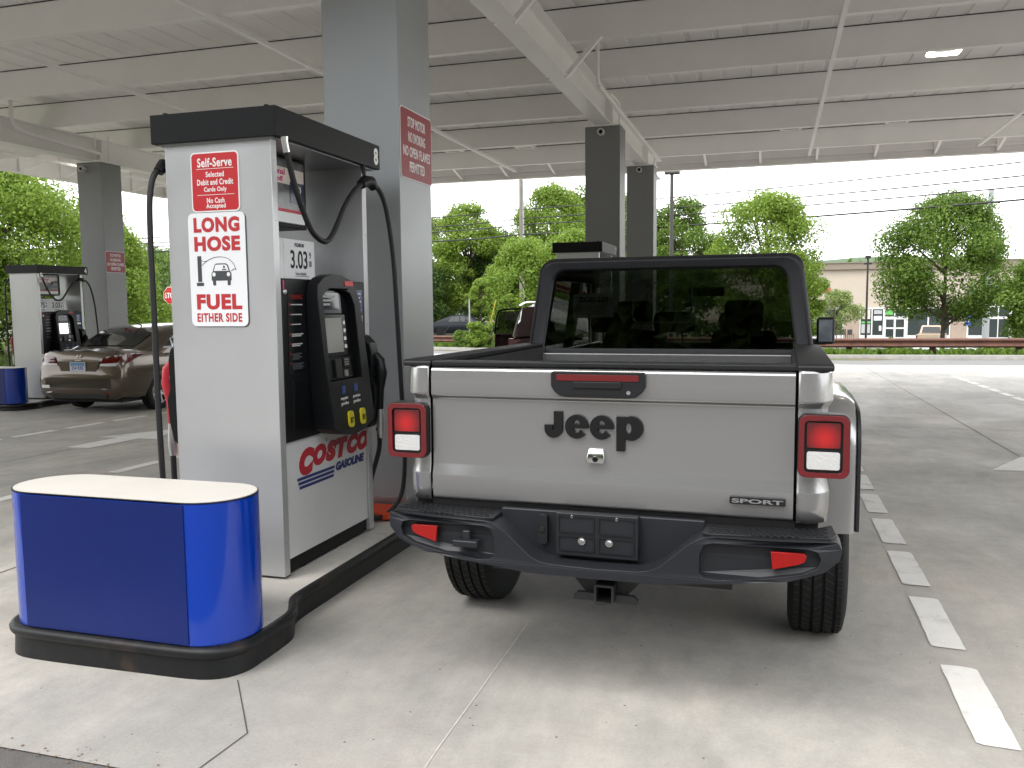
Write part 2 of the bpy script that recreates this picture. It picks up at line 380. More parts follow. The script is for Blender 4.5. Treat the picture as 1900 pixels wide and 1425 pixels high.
def spline(pts, n=8):
    pts = [Vector(p) for p in pts]; o = []
    P = [pts[0]*2-pts[1]] + pts + [pts[-1]*2-pts[-2]]
    for i in range(1, len(P)-2):
        for k in range(n):
            t = k/n; a, b, c, d = P[i-1], P[i], P[i+1], P[i+2]
            o.append(0.5*((2*b)+(c-a)*t+(2*a-5*b+4*c-d)*t*t+(3*b-a-3*c+d)*t**3))
    return o + [pts[-1]]
TXT = {}
def text(body, m, parent, org, u, v, w, h, name='lettering', bold=0.0, shear=0.0, depth=0.0012, space=1.0, lift=0.0):
    key = (body, bold, shear, space)
    if key not in TXT:
        cu = bpy.data.curves.new('t', 'FONT'); cu.body = body; cu.size = 1; cu.offset = bold; cu.shear = shear; cu.space_character = space; cu.align_x = 'CENTER'; cu.space_line = 1.0; cu.resolution_u = 4
        o = bpy.data.objects.new('t', cu); C.objects.link(o)
        me = bpy.data.meshes.new_from_object(o.evaluated_get(bpy.context.evaluated_depsgraph_get()))
        bpy.data.objects.remove(o); bpy.data.curves.remove(cu)
        vs = [tuple(p.co) for p in me.vertices]; fs = [tuple(p.vertices) for p in me.polygons]
        bm = bmesh.new(); bm.from_mesh(me); bpy.data.meshes.remove(me)
        bmesh.ops.remove_doubles(bm, verts=bm.verts, dist=1e-5)
        ex = bmesh.ops.extrude_face_region(bm, geom=bm.faces[:])
        for e in ex['geom']:
            if isinstance(e, bmesh.types.BMVert): e.co.z += 1.0
        bm.verts.index_update()
        TXT[key] = ([tuple(p.co) for p in bm.verts], [tuple(x.index for x in p.verts) for p in bm.faces]); bm.free()
    vs, fs = TXT[key]
    xs = [p[0] for p in vs]; ys = [p[1] for p in vs]; x0, x1, y0, y1 = min(xs), max(xs), min(ys), max(ys)
    u, v, org = Vector(u), Vector(v), Vector(org); n = u.cross(v)
    g = G(); g.add([org + u*((p[0]-x0)/(x1-x0)-0.5)*w + v*((p[1]-y0)/(y1-y0)-0.5)*h + n*(lift+p[2]*depth) for p in vs], fs)
    return g.obj(name, m, parent)
def gz(x, y): return -0.010*max(0.0, -2.5-x) - 0.0125*max(0.0, y-5.0)
# ================================================================== SETTING
KP = [(-60, 46), (-18.5, 39.0), (-15, 37.3), (-11.4, 35.6), (-4, 31.6), (1.9, 29.6), (7.6, 30.3), (20, 31.5), (60, 36)]
def ky(x):
    for (a, b), (c, d) in zip(KP, KP[1:]):
        if x <= c: return b+(d-b)*(x-a)/(c-a)
    return KP[-1][1]
KX = -18.6
def sstep(a, b, x):
    t = min(1, max(0, (x-a)/(b-a))); return t*t*(3-2*t)
def th(x, y):
    k = ky(x); base = gz(max(x, -20), min(y, 38)) - 0.035
    if x < KX:
        d = KX-x; base = gz(-20, min(max(y, -5), 38)) + 0.10*sstep(0, .4, d) + 0.55*sstep(2, 9, d)
    if y > k:
        d = y-k; dr = 0.15 + 2.15*sstep(-10, -2, x)
        base = base + 0.12*sstep(0, .3, d) - dr*sstep(1.6, 14, d)
    if y < -14: base += 0.8*sstep(-14, -22, y)*0
    return base
# terrain sheet out to the horizon
xs = sorted(set([-900, -500, -300, -200, -140, -100, -80] + [x*1.5 for x in range(-44, 45)] + [KX-.05, KX-.5] + [80, 100, 140, 200, 300, 500, 900]))
ys = sorted(set([-600, -300, -150, -80, -50] + [y*1.5 for y in range(-20, 60)] + [100, 120, 150, 200, 300, 500, 1200]))
g = G(); nx = len(xs)
g.v = [(x, y, th(x, y)-0.02) for y in ys for x in xs]
g.f = [(j*nx+i, j*nx+i+1, (j+1)*nx+i+1, (j+1)*nx+i) for j in range(len(ys)-1) for i in range(nx-1)]
ground = struct(g.obj('ground', 'ground_soil', smooth=60))
def sheet(name, m, x0, x1, f0, f1, dz, nxs=(), nys=(), step=1.5):
    X = sorted(set([x0, x1]+[x for x in nxs if x0 < x < x1]+[x0+k*step for k in range(int((x1-x0)/step)+1)]))
    g = G(); n = 26
    T = [k/n for k in range(n+1)]
    for t in T:
        for x in X: 
            y = f0(x)+(f1(x)-f0(x))*t; g.v.append((x, y, gz(x, y)+dz))
    w = len(X)
    g.f = [(j*w+i, j*w+i+1, (j+1)*w+i+1, (j+1)*w+i) for j in range(n) for i in range(w-1)]
    return struct(g.obj(name, m, smooth=60))
SLAB_Y = 2.256
forecourt = sheet('forecourt', 'forecourt_concrete', KX, 34, lambda x: SLAB_Y, lambda x: ky(x)-3.0, 0.0, (-2.5,))
road = sheet('road', 'asphalt', KX, 34, lambda x: -13.0, lambda x: SLAB_Y+.02, -0.006, (-2.5,))
gutter = sheet('gutter', 'gutter', KX, 34, lambda x: ky(x)-3.02, lambda x: ky(x)+.05, -0.006, (-2.5,))
lot = G(); lot.v = [(-8, 48, -2.315), (60, 50, -2.315), (60, 94.5, -2.315), (-8, 94.5, -2.315)]; lot.f = [(0, 1, 2, 3)]
struct(lot.obj('parking_lot', 'asphalt'))
walk = G().box(-12, 60, 91.5, 95.2, -2.5, -2.19); struct(walk.obj('shop_pavement', 'kerb_concrete'))
# kerbs
def kerb(pts, name, lab):
    g = G(); rings = []
    for i, (x, y) in enumerate(pts):
        a, b = pts[max(i-1, 0)], pts[min(i+1, len(pts)-1)]
        t = Vector((b[0]-a[0], b[1]-a[1], 0)).normalized(); n = Vector((-t.y, t.x, 0)); z = gz(max(x, -20), min(y, 38))
        P = Vector((x, y, z))
        rings.append([P+n*o+Vector((0, 0, h)) for o, h in ((0, -.05), (0.02, .13), (.04, .15), (.20, .15), (.20, -.05))])
    g.loft(rings, False); o = struct(g.obj(name, 'kerb_concrete', smooth=40)); return o
kerb([(x, ky(x)) for x in [-18.6, -16, -15, -13, -11.4, -9, -6.5, -4, -2, 0, 1.9, 4, 6, 7.6, 12, 20, 34]], 'far_kerb', '')
kerb([(KX, y) for y in range(-12, 40, 3)], 'side_kerb', '')
# painted dashes, arrows and joints belong to the forecourt
def flat(name, m, poly, dz):
    g = G(); g.v = [(x, y, gz(x, y)+dz) for x, y in poly]; g.f = [tuple(range(len(poly)))]
    return g.obj(name, m, forecourt)
def dash_line(xc, ph, y0, y1, w=0.14, pitch=0.897, ln=0.70):
    y = ph
    while y-pitch > y0: y -= pitch
    rd = random.Random(int(xc*100))
    while y < y1:
        j = lambda a: rd.uniform(-a, a)
        c = .02
        N_ = 9; L1 = [(xc-w/2+j(.0022), y+ln-(ln-c)*k/N_) for k in range(N_+1)]; R1 = [(xc+w/2+j(.0018), y+j(.004)+(ln-c)*k/N_) for k in range(N_+1)]; flat('painted_dash', 'paint_white', L1+[(xc-w/2+c*1.2, y+j(.01))]+R1+[(xc+w/2-c, y+ln+j(.008)), (xc, y+ln+j(.006))], 0.004)
        y += pitch
dash_line(0.780, 3.205, 3.0, 22.4)
dash_line(4.10, 22.3-.70, 13.0, 22.4)
dash_line(-6.20, 6.80, 3.0, 22.4)
dash_line(-9.50, 8.70, 3.0, 22.4)
def arrow(xc, y0):
    flat('painted_arrow', 'paint_white', [(xc-.17, y0), (xc+.17, y0), (xc+.17, y0+.82), (xc+.47, y0+.80), (xc, y0+1.74), (xc-.47, y0+.82), (xc-.17, y0+.84)], 0.004)
arrow(-7.87, 8.11); arrow(2.48, 8.14)
def strip(pts, w, m='seam_black', name='joint', dz=0.0025):
    for (a, b) in zip(pts, pts[1:]):
        d = Vector((b[0]-a[0], b[1]-a[1])).normalized(); n = Vector((-d.y, d.x))*w/2
        k = max(1, int((Vector(b)-Vector(a)).length/1.5)); g = G()
        for i in range(k+1):
            p = Vector(a).lerp(Vector(b), i/k)
            for s in (-1, 1):
                q = p+n*s; g.v.append((q.x, q.y, gz(q.x, q.y)+dz))
        g.f = [(2*i, 2*i+1, 2*i+3, 2*i+2) for i in range(k)]
        g.obj(name, m, forecourt)
mat('joint_dark', (0.07, 0.065, 0.06), 0.9)
mat('joint_pale', (0.50, 0.48, 0.44), 0.9, var=0.3, vscale=20)
strip([(-2.11, 2.955), (-1.81, 2.58), (-1.83, 2.262)], 0.005, 'joint_dark')
strip([(2.47, 2.3), (2.47, 26.4)], 0.010, 'joint_dark')
strip([(-1.085, 2.265), (-1.10, 2.7), (-1.105, 3.1), (-1.12, 3.9)], 0.005, 'joint_pale')
strip([(-4.4, 2.3), (-4.4, 26.4)], 0.010, 'joint_dark'); strip([(-7.87, 2.3), (-7.87, 8.0)], 0.010, 'joint_dark')
strip([(-18, 12.1), (-3.4, 12.1)], 0.010, 'joint_dark'); strip([(-2.0, 12.1), (20, 12.1)], 0.010, 'joint_dark')
tag(G().lathe([(0.0, 0.0), (.018, 0.0), (.020, .004), (0.016, .006), (0, .006)], (-.62, 2.53, 0.001), 'z', 14).obj('ground_pin', 'dark_metal', smooth=40), 'small dark round steel pin set in the pale concrete near the bottom edge', 'steel pin')

# ================================================================== CANOPY
CX0, CX1, CY0, CY1 = -16.8, 9.6, 2.3, 21.0
ZB, ZD = 4.90, 5.32
canopy = thing('canopy', 'white steel forecourt canopy with deep cross beams spanning over the truck and pumps', 'canopy', (0, 0, 0))
prof = []; x = CX0
while x < CX1-.01:
    prof += [(x, ZD), (x+.30, ZD), (x+.315, ZD+.016), (x+.385, ZD+.016)]; x += .40
prof += [(CX1, ZD)]
g = G(); g.loft([[(px_, y, pz_) for px_, pz_ in prof] for y in (CY0, CY1)], False); g.obj('deck', 'canopy_deck', canopy, fixn=False)
g = G().box(CX0, CX1, CY0, CY1, ZD+.08, ZD+.12); g.obj('roof_sheet', 'canopy_deck', canopy)
PY = [2.6, 4.25, 6.5, 8.75, 11.03, 12.95, 15.28, 17.66, 20.1]
for y in PY:
    g = G(); sec = [(y+.10, ZB+.03), (y+.10, ZB), (y, ZB), (y, ZD+.0155), (y+.002, ZD+.0155), (y+.004, ZD+.012), (y+.004, ZD-.022), (y+.006, ZB+.006), (y+.094, ZB+.006), (y+.094, ZB+.03)]
    g.loft([[(xx, a, b) for a, b in reversed(sec)] for xx in (CX0+.1, CX1-.1)], True, True)
    pu = g.obj('purlin', 'canopy_white', canopy)
    box('top_shade_strip', 'canopy_shade_line', pu, CX0+.12, CX1-.12, y-.008, y-.001, ZD-.014, ZD-.002)  # thin dark strip, painted shade where the web meets the deck
for xg in (-2.70, -12.95, 7.55):
    g = G(); w, d = .13, .018
    sec = [(-w, 4.455), (w, 4.455), (w, 4.475), (.007, 4.475), (.007, ZB-.022), (w, ZB-.022), (w, ZB-.003), (-w, ZB-.003), (-w, ZB-.022), (-.007, ZB-.022), (-.007, 4.475), (-w, 4.475)]
    g.loft([[(xg+a, yy, b) for a, b in sec] for yy in (CY0+.3, CY1-.35)], True, True)
    g.obj('girder', 'canopy_white', canopy)
    for yy in (5.65, 14.25, 18.45):
        for s in (-1, 1): box('stiffener', 'canopy_white', canopy, xg+s*.009, xg+s*.125, yy-.006, yy+.006, 4.476, ZB-.024)
    for yy in (6.5, 8.75, 11.03):
        for s in (-1, 1):
            G().bar((xg+s*.09, yy-.03, 4.45), (xg+s*.56, yy-.03, ZB+.03), .055, .055).obj('knee_brace', 'canopy_white', canopy)
for xb in (-15.6, -9.5, -6.2, .72, 4.15, 8.9):
    box('bridging_bar', 'canopy_white', canopy, xb-.03, xb+.03, CY0+.6, CY1-.12, ZB-.055, ZB-.004)
# fascia
def fascia(x0, x1, y0, y1): 
    return box('fascia_panel', 'canopy_white', canopy, x0, x1, y0, y1, 4.70, 5.95)
fascia(CX0-.1, CX1+.1, CY1, CY1+.08); fascia(CX0-.1, CX1+.1, CY0-.08, CY0)
fascia(CX0-.08, CX0, CY0+.002, CY1-.002); fascia(CX1, CX1+.08, CY0+.002, CY1-.002)
box('fascia_lip', 'canopy_white', canopy, CX0+.002, CX1-.002, CY1-.10, CY1-.002, 4.70, 4.715)
box('fascia_lip', 'canopy_white', canopy, CX0+.002, CX0+.10, CY0+.1, CY1-.12, 4.70, 4.715)
box('fascia_rail', 'canopy_white', canopy, CX0+.1, CX1-.1, CY1-.05, CY1-.004, 4.86, 4.90)
x = CX0+.6
while x < CX1-.4:
    G().bar((x, CY1-.02, 4.74), (x, CY1-.72, ZB+.02), .05, .012).obj('fascia_bracket', 'canopy_white', canopy)
    box('fascia_stud', 'canopy_white', canopy, x-.02, x+.02, CY1-.055, CY1-.006, 4.72, 5.3); x += 1.22
y = 2.6
while y < CY1-.3:
    box('fascia_stud', 'canopy_white', canopy, CX0+.006, CX0+.055, y-.02, y+.02, 4.72, 5.3)
    G().bar((CX0+.02, y, 4.74), (CX0+.72, y, ZB+.02), .05, .012).obj('fascia_bracket', 'canopy_white', canopy); y += 1.22
# conduits
G().tube(spline([(-2.42, 12.2, 5.2), (-2.42, 12.2, 4.78), (-2.42, 12.32, 4.66), (-2.42, 12.9, 4.64), (-2.42, 17.6, 4.64), (-2.42, 18.3, 4.63), (-2.44, 18.38, 4.44)], 5), .028, 8).obj('conduit', 'canopy_white', canopy, smooth=50)
G().tube(spline([(-2.44, 13.3, 4.76), (-2.44, 14.1, 4.75), (-2.46, 14.2, 4.44)], 5), .02, 8).obj('conduit', 'canopy_white', canopy, smooth=50)
G().tube(spline([(-12.72, 12.05, 5.2), (-12.72, 12.05, 4.82), (-12.72, 12.2, 4.70), (-12.72, 12.7, 4.66), (-12.72, 13.9, 4.60), (-12.74, 14.1, 4.58), (-12.76, 14.15, 4.44)], 5), .035, 8).obj('conduit', 'canopy_white', canopy, smooth=50)
for xx, yy in ((-13.1, 14.1), (-12.8, 14.05), (-12.72, 14.3), (-2.93, 14.05), (-2.93, 18.25)):
    box('hanger_rod', 'canopy_white', canopy, xx-.012, xx+.012, yy-.012, yy+.012, 4.42, 4.96)
# lamps
def lamp(x, y, lit, lab):
    t = thing('canopy_light', lab, 'ceiling light', (x, y, 5.03), 0, 'square lights under the canopy')
    G().prism(rrect(0, 0, .46, .46, .03), 'z', .02, .285).obj('housing', 'lamp_housing', t, bevel=.004)
    g = G().prism(rrect(0, 0, .42, .42, .04), 'z', 0, .018, hole=rrect(0, 0, .31, .31, .02)); g.obj('light_panel', 'lamp_lit' if lit else 'lamp_off', t)
    return t
lamp(2.24, 13.62, True, 'glowing square light under the canopy at the upper right')
lamp(-15.4, 16.6, True, 'lit canopy light hidden above the far left column')
lamp(.28, 18.45, False, 'square canopy light above the truck roof, nearer the long pipe')
lamp(2.25, 18.45, False, 'square canopy light right of the long pipe near the far edge')
lamp(-5.35, 18.6, False, 'square canopy light between the near column and the far columns, right one')
lamp(-7.0, 18.5, False, 'square canopy light just right of the near column sign')
# columns
def column(x0, x1, y0, y1, m, lab, ztop=4.42):
    cx, cy = (x0+x1)/2, (y0+y1)/2; z0 = gz(cx, cy)+.13
    t = thing('canopy_column', lab, 'column', (cx, cy, z0), 0, 'columns holding up the canopy')
    a, b = (x1-x0)/2, (y1-y0)/2
    box('cladding', m, t, -a, a, -b, b, 0.0, ztop-z0, bevel=.006)
    box('cap_plate', 'canopy_white', t, -a-.015, a+.015, -b-.015, b+.015, ztop-z0+.002, ztop-z0+.032)
    box('base_trim', 'trim_metal', t, -a-.004, a+.004, -b-.004, b+.004, .02, .10)
    return t
column(-2.965, -2.410, 5.37, 5.92, 'column_silver', 'broad silver column directly behind the near fuel pump')
column(-2.985, -2.410, 14.0, 14.52, 'column_grey', 'grey column behind the black pump top above the truck bed')
column(-2.990, -2.425, 18.2, 18.72, 'column_grey', 'farthest narrow grey column seen just left of the dark lamp post')
column(-13.235, -12.66, 14.0, 14.55, 'column_grey', 'grey column behind the parked brown sedan on the left')
def seccam(x, y, z, lab):
    t = thing('security_camera', lab, 'camera', (x, y, z), 0, 'round cameras on the columns')
    G().lathe([(0, 0), (.055, 0), (.058, -.05), (.055, -.11), (.044, -.11), (.040, -.095), (0, -.095)], (0, 0, 0), 'y', 20).obj('housing', 'lamp_housing', t, smooth=40)
    G().lathe([(0, -.096), (.034, -.096), (.030, -.102), (0, -.104)], (0, 0, 0), 'y', 16).obj('lens', 'pump_black_gloss', t, smooth=50)
seccam(-2.71, 14.0, 4.32, 'white ringed camera atop the column behind the black pump top')
seccam(-2.72, 18.2, 4.33, 'white ringed camera atop the farthest narrow column')
seccam(-13.05, 14.0, 4.29, 'white ringed camera atop the column behind the brown sedan')
def stop_motor(x, yc, zc, w, h, lab):
    t = thing('warning_sign', lab, 'sign', (x, yc, zc), 0, 'red warning signs on the columns')
    sh = lambda W, H, r: [(a, b) for a, b in rrect(0, 0, W, H, r)]
    G().prism(sh(w, h, .03), 'x', 0, .003).obj('border', 'letter_white', t)
    G().prism(sh(w-.014, h-.014, .026), 'x', .003, .0045).obj('face', 'sign_dark_red', t)
    for k, (s, ww) in enumerate((('STOP MOTOR', .56), ('NO SMOKING', .54), ('NO OPEN FLAMES', .86), ('PERMITTED', .48))):
        text(s, 'letter_white', t, (.0046, 0, h*(.315-.21*k)), (0, 1, 0), (0, 0, 1), w*ww, h*.145, bold=.02, depth=.001, space=1.08)
stop_motor(-2.409, 5.655, 2.655, .545, .475, 'red stop motor sign on the broad column behind the near pump')
stop_motor(-12.659, 14.27, 2.48, .53, .42, 'red stop motor sign on the column behind the brown sedan')
# ================================================================== ISLANDS, GUARDS, PUMPS
def island(cx, cy0, lab_k):
    """concrete island, bulbed near end, black steel kerb band; local origin at pump origin"""
    z = gz(cx, cy0+2)
    o = bpy.data.objects.new('pump_island', None); C.objects.link(o); o.location = (cx, cy0, z); o['kind'] = 'structure'
    half = [(.0, -.925), (.40, -.92), (.54, -.885), (.605, -.80), (.617, -.70), (.617, -.52), (.605, -.41), (.56, -.32), (.525, -.26), (.508, -.20), (.505, -.1)] + [(.505, .0+.5*k) for k in range(6)] + [(.48, 2.9), (.40, 3.0), (.2, 3.05), (0, 3.06)]
    pts = spline([(x, y, 0) for x, y in half], 3)
    loop = [(p.x, p.y) for p in pts] + [(-p.x, p.y) for p in reversed(pts[1:-1])]
    n = len(loop)
    def off(d):
        r = []
        for i in range(n):
            a, b = Vector(loop[i-1]), Vector(loop[(i+1) % n]); t = (b-a).normalized(); nn = Vector((t.y, -t.x)); q = Vector(loop[i])+nn*d; r.append(q)
        return r
    g = G()
    prof = [(.004, -.03), (.0, .02), (-.004, .095), (.010, .104), (.018, .118), (.018, .132), (.010, .144), (-.006, .149), (-.024, .146), (-.03, .125)]
    rings = [[(q.x, q.y, h) for q in off(d)] for d, h in prof]
    g.loft(rings, True); g.obj('kerb_band', 'kerb_black', o, smooth=60)
    g = G(); q = off(-.022); g.v = [(p.x, p.y, .138) for p in q]; tess = tessellate_polygon([[Vector((p.x, p.y, 0)) for p in q]]); g.f = [tuple(t) for t in tess]; g.obj('island_top', 'island_top', o)
    return o
island(-2.735, 3.83, 'near'); island(-12.95, 12.30, 'left'); island(-2.735, 12.30, 'mid')
def guard(cx, cy, z, lab):
    t = thing('island_guard', lab, 'barrier', (cx, cy, z), 0, 'blue rounded guards at the island ends')
    hx, r, h = .605, .205, .605
    def stad(k, rr): return [(k*(hx-r)+rr*math.cos(a), rr*math.sin(a)) for a in [R(-90+9*i) if k > 0 else R(90+9*i) for i in range(21)]]
    full = stad(1, r) + stad(-1, r)
    G().prism(full, 'z', 0, h).obj('shell', 'blue_gloss', t, smooth=40)
    c = stad(1, r-.006)+stad(-1, r-.006)
    G().prism(c, 'z', h+.001, h+.006).obj('cap', 'cap_white', t)
    g = G(); nn = len(full); g.prism(full, 'z', h-.004, h+.004, hole=[(x*.988, y*.97) for x, y in full]); g.obj('rim', 'kerb_black', t)
    for s in (-1, 1):
        box('printed_panel', 'blue_print', t, -(hx-r)-.03, hx-r+.02, s*(r+.0025)-.0015, s*(r+.0025)+.0015, .003, h-.006)
    return t
guard(-2.735, 3.125, .139, 'blue rounded guard box with white top at the near island end')
guard(-12.95, 11.595, gz(-12.95, 12.3)+.139, 'dark blue guard box at the far left island end')

def make_pump(loc, num, lab, detail=True, lit=False, logo=True):
    t = thing('fuel_pump', lab, 'fuel pump', loc, 0, 'fuel pumps on the islands')
    D = 1.05
    box('end_panel', 'pump_silver', t, -.315, .315, 0, .055, 0, 2.255, bevel=.004)
    box('end_panel', 'pump_silver', t, -.315, .315, D-.055, D, 0, 2.255, bevel=.004)
    h = box('header', 'header_black', t, -.37, .37, -.035, D+.09, 2.258, 2.405, bevel=.003)
    box('soffit', 'trim_metal', h, -.34, .34, -.02, D+.075, 2.252, 2.2575)
    for sx in (-1, 1):
        for yy in (0.0, D+.06): G().lathe([(0, 0), (.012, 0), (.012, .012), (0, .014)], (sx*.30, yy, 2.405), 'z', 8).obj('bolt', 'header_black', h)
    text(num, 'letter_white', h, (.3702, D+.035, 2.332), (0, 1, 0), (0, 0, 1), .056, .102, name='number', bold=.035)
    text(num, 'letter_white', h, (-.3702, .015, 2.332), (0, -1, 0), (0, 0, 1), .056, .102, name='number', bold=.035)
    for sx in (-1, 1):
        for yy in (.028, D-.028):
            for zz in (.18, .75, 1.3, 1.85, 2.15): G().lathe([(0, 0), (.005, 0), (.004, .002), (0, .0025)], (sx*.3152, yy, zz), 'x', 8).xf((lambda a, b, c: (a, b, c)) if sx > 0 else (lambda a, b, c: (-.6304-a, b, c))).obj('screw', 'trim_metal', t)
    box('core', 'pump_black', t, -.26, .26, .056, D-.056, .01, 1.555)
    if not detail:
        for s in (-1, 1): box('side_panel', 'pump_silver', t, min(s*.262, s*.30), max(s*.262, s*.30), .058, D-.058, .07, 1.55)
        return t
    # upper signs between the end panels
    ps = box('price_sign', 'panel_white', t, -.088, .088, .10, .80, 1.565, 1.80, bevel=.004)
    ad = box('advert_screen', 'header_black', t, -.10, .10, .10, .70, 1.86, 2.25, bevel=.004)
    for s in (-1, 1):
        def T(x, y, z, s=s): return (x, y, z) if s > 0 else (-x, D-y, z)
        def B(name, m, p, x0, x1, y0, y1, z0, z1, bev=0.0):
            a, b = T(x0, y0, z0), T(x1, y1, z1)
            return box(name, m, p, min(a[0], b[0]), max(a[0], b[0]), min(a[1], b[1]), max(a[1], b[1]), z0, z1, bevel=bev)
        u = (0, s, 0); v = (0, 0, 1)
        def TX(b_, m, p, x, y, z, w, h_, **k): return text(b_, m, p, T(x, y, z), u, v, w, h_, **k)
        # price sign faces
        for yy, dig, grade in ((.27, '2.75', 'REGULAR'), (.62, '3.03', 'PREMIUM')):
            B('price_card', 'sign_white', ps, .0885, .0905, yy-.165, yy+.165, 1.575, 1.795)
            TX(dig, 'letter_black', ps, .091, yy-.005, 1.685, .185, .105, bold=.015)
            TX(grade, 'letter_grey', ps, .091, yy, 1.768, .10, .022, bold=.01)
            TX('Taxes included', 'letter_grey', ps, .091, yy+.01, 1.605, .12, .018)
            TX('9', 'letter_black', ps, .091, yy+.12, 1.715, .018, .038, bold=.02); TX('10', 'letter_black', ps, .091, yy+.12, 1.665, .028, .036, bold=.02)
            B('sign_rule', 'letter_black', ps, .0905, .0915, yy-.05, yy+.10, 1.588, 1.591)
        # advert poster
        B('poster', 'poster_grey', ad, .1005, .102, .125, .675, 1.885, 2.235)
        B('poster_band', 'poster_pale', ad, .1022, .1032, .13, .67, 2.10, 2.19)
        B('poster_block', 'poster_navy', ad, .1033, .1043, .52, .67, 2.00, 2.12)
        B('poster_strip', 'logo_red', ad, .1022, .1032, .13, .67, 1.945, 1.962)
        B('poster_foot', 'sign_white', ad, .1022, .1032, .13, .67, 1.888, 1.944)
        TX('Additional', 'poster_pink', ad, .1035, .34, 2.165, .26, .035, bold=.03); TX('5% off', 'poster_pink', ad, .1035, .38, 2.125, .14, .03, bold=.03)
        TX('TO', 'letter_white', ad, .1046, .60, 2.08, .07, .04, bold=.02)
        # lower panels
        lp = B('lower_panel', 'panel_white', t, .262, .302, .058, D-.058, .075, .70, .003)
        B('kick_plate', 'header_black', t, .262, .290, .058, D-.058, .0, .074)
        G().lathe([(0, 0), (.011, 0), (.011, .006), (0, .007)], T(.302, .50, .655), 'x', 10).obj('lock', 'steel', lp)
        if logo:
            LX = .3025
            TX('C', 'logo_red', lp, LX, .275, .568, .165, .150, bold=.09, shear=.25, name='logo_letter')
            for k, ch in enumerate('OSTCO'):
                TX(ch, 'logo_red', lp, LX, .415+.132*k, .583, .150 if ch != 'S' else .135, .118, bold=.09, shear=.25, name='logo_letter')
            TX('GASOLINE', 'logo_blue', lp, LX, .775, .478, .36, .052, bold=.07, shear=.18)
            for k in range(3):
                a0 = .17+.010*k; z0 = .490-.024*k
                G().add([T(LX, a0, z0), T(LX, .582-.006*k, z0), T(LX, .576-.006*k, z0-.016), T(LX, a0, z0-.016), T(LX+.001, a0, z0), T(LX+.001, .582-.006*k, z0), T(LX+.001, .576-.006*k, z0-.016), T(LX+.001, a0, z0-.016)], [(0,1,2,3),(4,5,6,7),(0,1,5,4),(2,3,7,6)]).obj('logo_stripe', 'logo_blue', lp)
        # black mid section
        cp = B('console_plate', 'pump_black', t, .262, .316, .058, D-.058, .701, 1.56, .006)
        wl = B('warning_label', 'pump_black_gloss', cp, .3165, .3185, .105, .275, 1.06, 1.49)
        TX('WARNING', 'warning_red', cp, .319, .19, 1.465, .12, .026, bold=.02)
        for k in range(7):
            zz = 1.425-.052*k
            B('warning_icon', 'warning_red', cp, .3187, .3195, .115, .127, zz-.008, zz+.008)
            for q in range(1+(k > 2)+2*(k > 4)): B('warning_line', 'letter_grey' if k > 4 else 'paper', cp, .3187, .3193, .135, .25-.02*(q % 2)-.01*(k % 3), zz-.004-.009*q, zz+.002-.009*q)
        B('drip_recess', 'pump_black_gloss', cp, .3165, .318, .12, .285, .76, 1.02)
        G().lathe([(0, 0), (.014, 0), (.012, .006), (0, .007)], T(.316, .085, 1.49), 'x', 12).obj('key_lock', 'steel', cp)
        B('tag', 'poster_pink', cp, .3165, .3178, .068, .080, 1.50, 1.55)
        il = B('info_label', 'label_blue', cp, .3165, .3185, .845, .955, 1.37, 1.51)
        for q in range(5): B('info_line', 'letter_white', cp, .3187, .3192, .86, .935-.015*(q % 2), 1.485-.024*q, 1.491-.024*q)
        B('info_panel', 'trim_metal', cp, .3165, .3175, .845, .955, 1.32, 1.355); B('info_sticker', 'sign_blue', cp, .3165, .3178, .905, .945, 1.21, 1.27)
        # console
        outl = [(.335, .735), (.42, .70), (.56, .680), (.70, .695), (.83, .745), (.805, 1.10), (.775, 1.44), (.745, 1.515), (.68, 1.565), (.57, 1.590), (.45, 1.590), (.36, 1.570), (.305, 1.535), (.287, 1.47), (.30, 1.10)]
        hole = [(.345, 1.0), (.715, 1.0), (.70, 1.42), (.66, 1.485), (.56, 1.51), (.42, 1.51), (.345, 1.475)]
        lean = lambda x, y, z: T(x + ((1.57-z)*.075 if x > .33 else 0), y, z)
        co = G().prism(outl, 'x', .318, .385, hole=hole).xf(lean).obj('console', 'pump_black', t, bevel=.008)
        G().prism(hole, 'x', .320, .334).xf(lean).obj('console_back', 'pump_black', co)
        def CB(name, m, x0, x1, y0, y1, z0, z1): return G().box(x0, x1, y0, y1, z0, z1).xf(lean).obj(name, m, co)
        CB('display_frame', 'pump_black_gloss', .335, .350, .352, .60, 1.375, 1.50); CB('display', 'screen_dark', .351, .353, .37, .575, 1.395, 1.488)
        for k in range(3): CB('digit_row', 'paper', .3535, .354, .385, .53-.03*k, 1.462-.022*k, 1.474-.022*k)
        CB('screen_frame', 'pump_black_gloss', .335, .350, .350, .63, 1.135, 1.365); CB('screen', 'screen_lit' if lit else 'screen_grey', .351, .353, .372, .585, 1.155, 1.348)
        for k in range(4):
            CB('soft_key', 'letter_white', .351, .356, .355, .365, 1.175+.045*k, 1.195+.045*k); CB('soft_key', 'letter_white', .351, .356, .600, .618, 1.175+.045*k, 1.195+.045*k)
        CB('keypad_panel', 'pump_black_gloss', .335, .352, .350, .69, 1.005, 1.125)
        CB('card_slot', 'gauge_black', .353, .364, .45, .52, 1.015, 1.115); CB('keypad', 'dark_metal', .353, .358, .56, .62, 1.07, 1.12)
        for a in range(3):
            for b in range(3): CB('key', 'steel', .3585, .361, .566+.018*a, .576+.018*a, 1.078+.014*b, 1.086+.014*b)
        CB('receipt_slot', 'steel', .353, .358, .56, .60, 1.015, 1.05); CB('card_guide', 'letter_white', .353, .355, .36, .385, 1.02, 1.075)
        CB('call_button', 'sign_red', .386, .3885, .60, .70, 1.528, 1.556); 
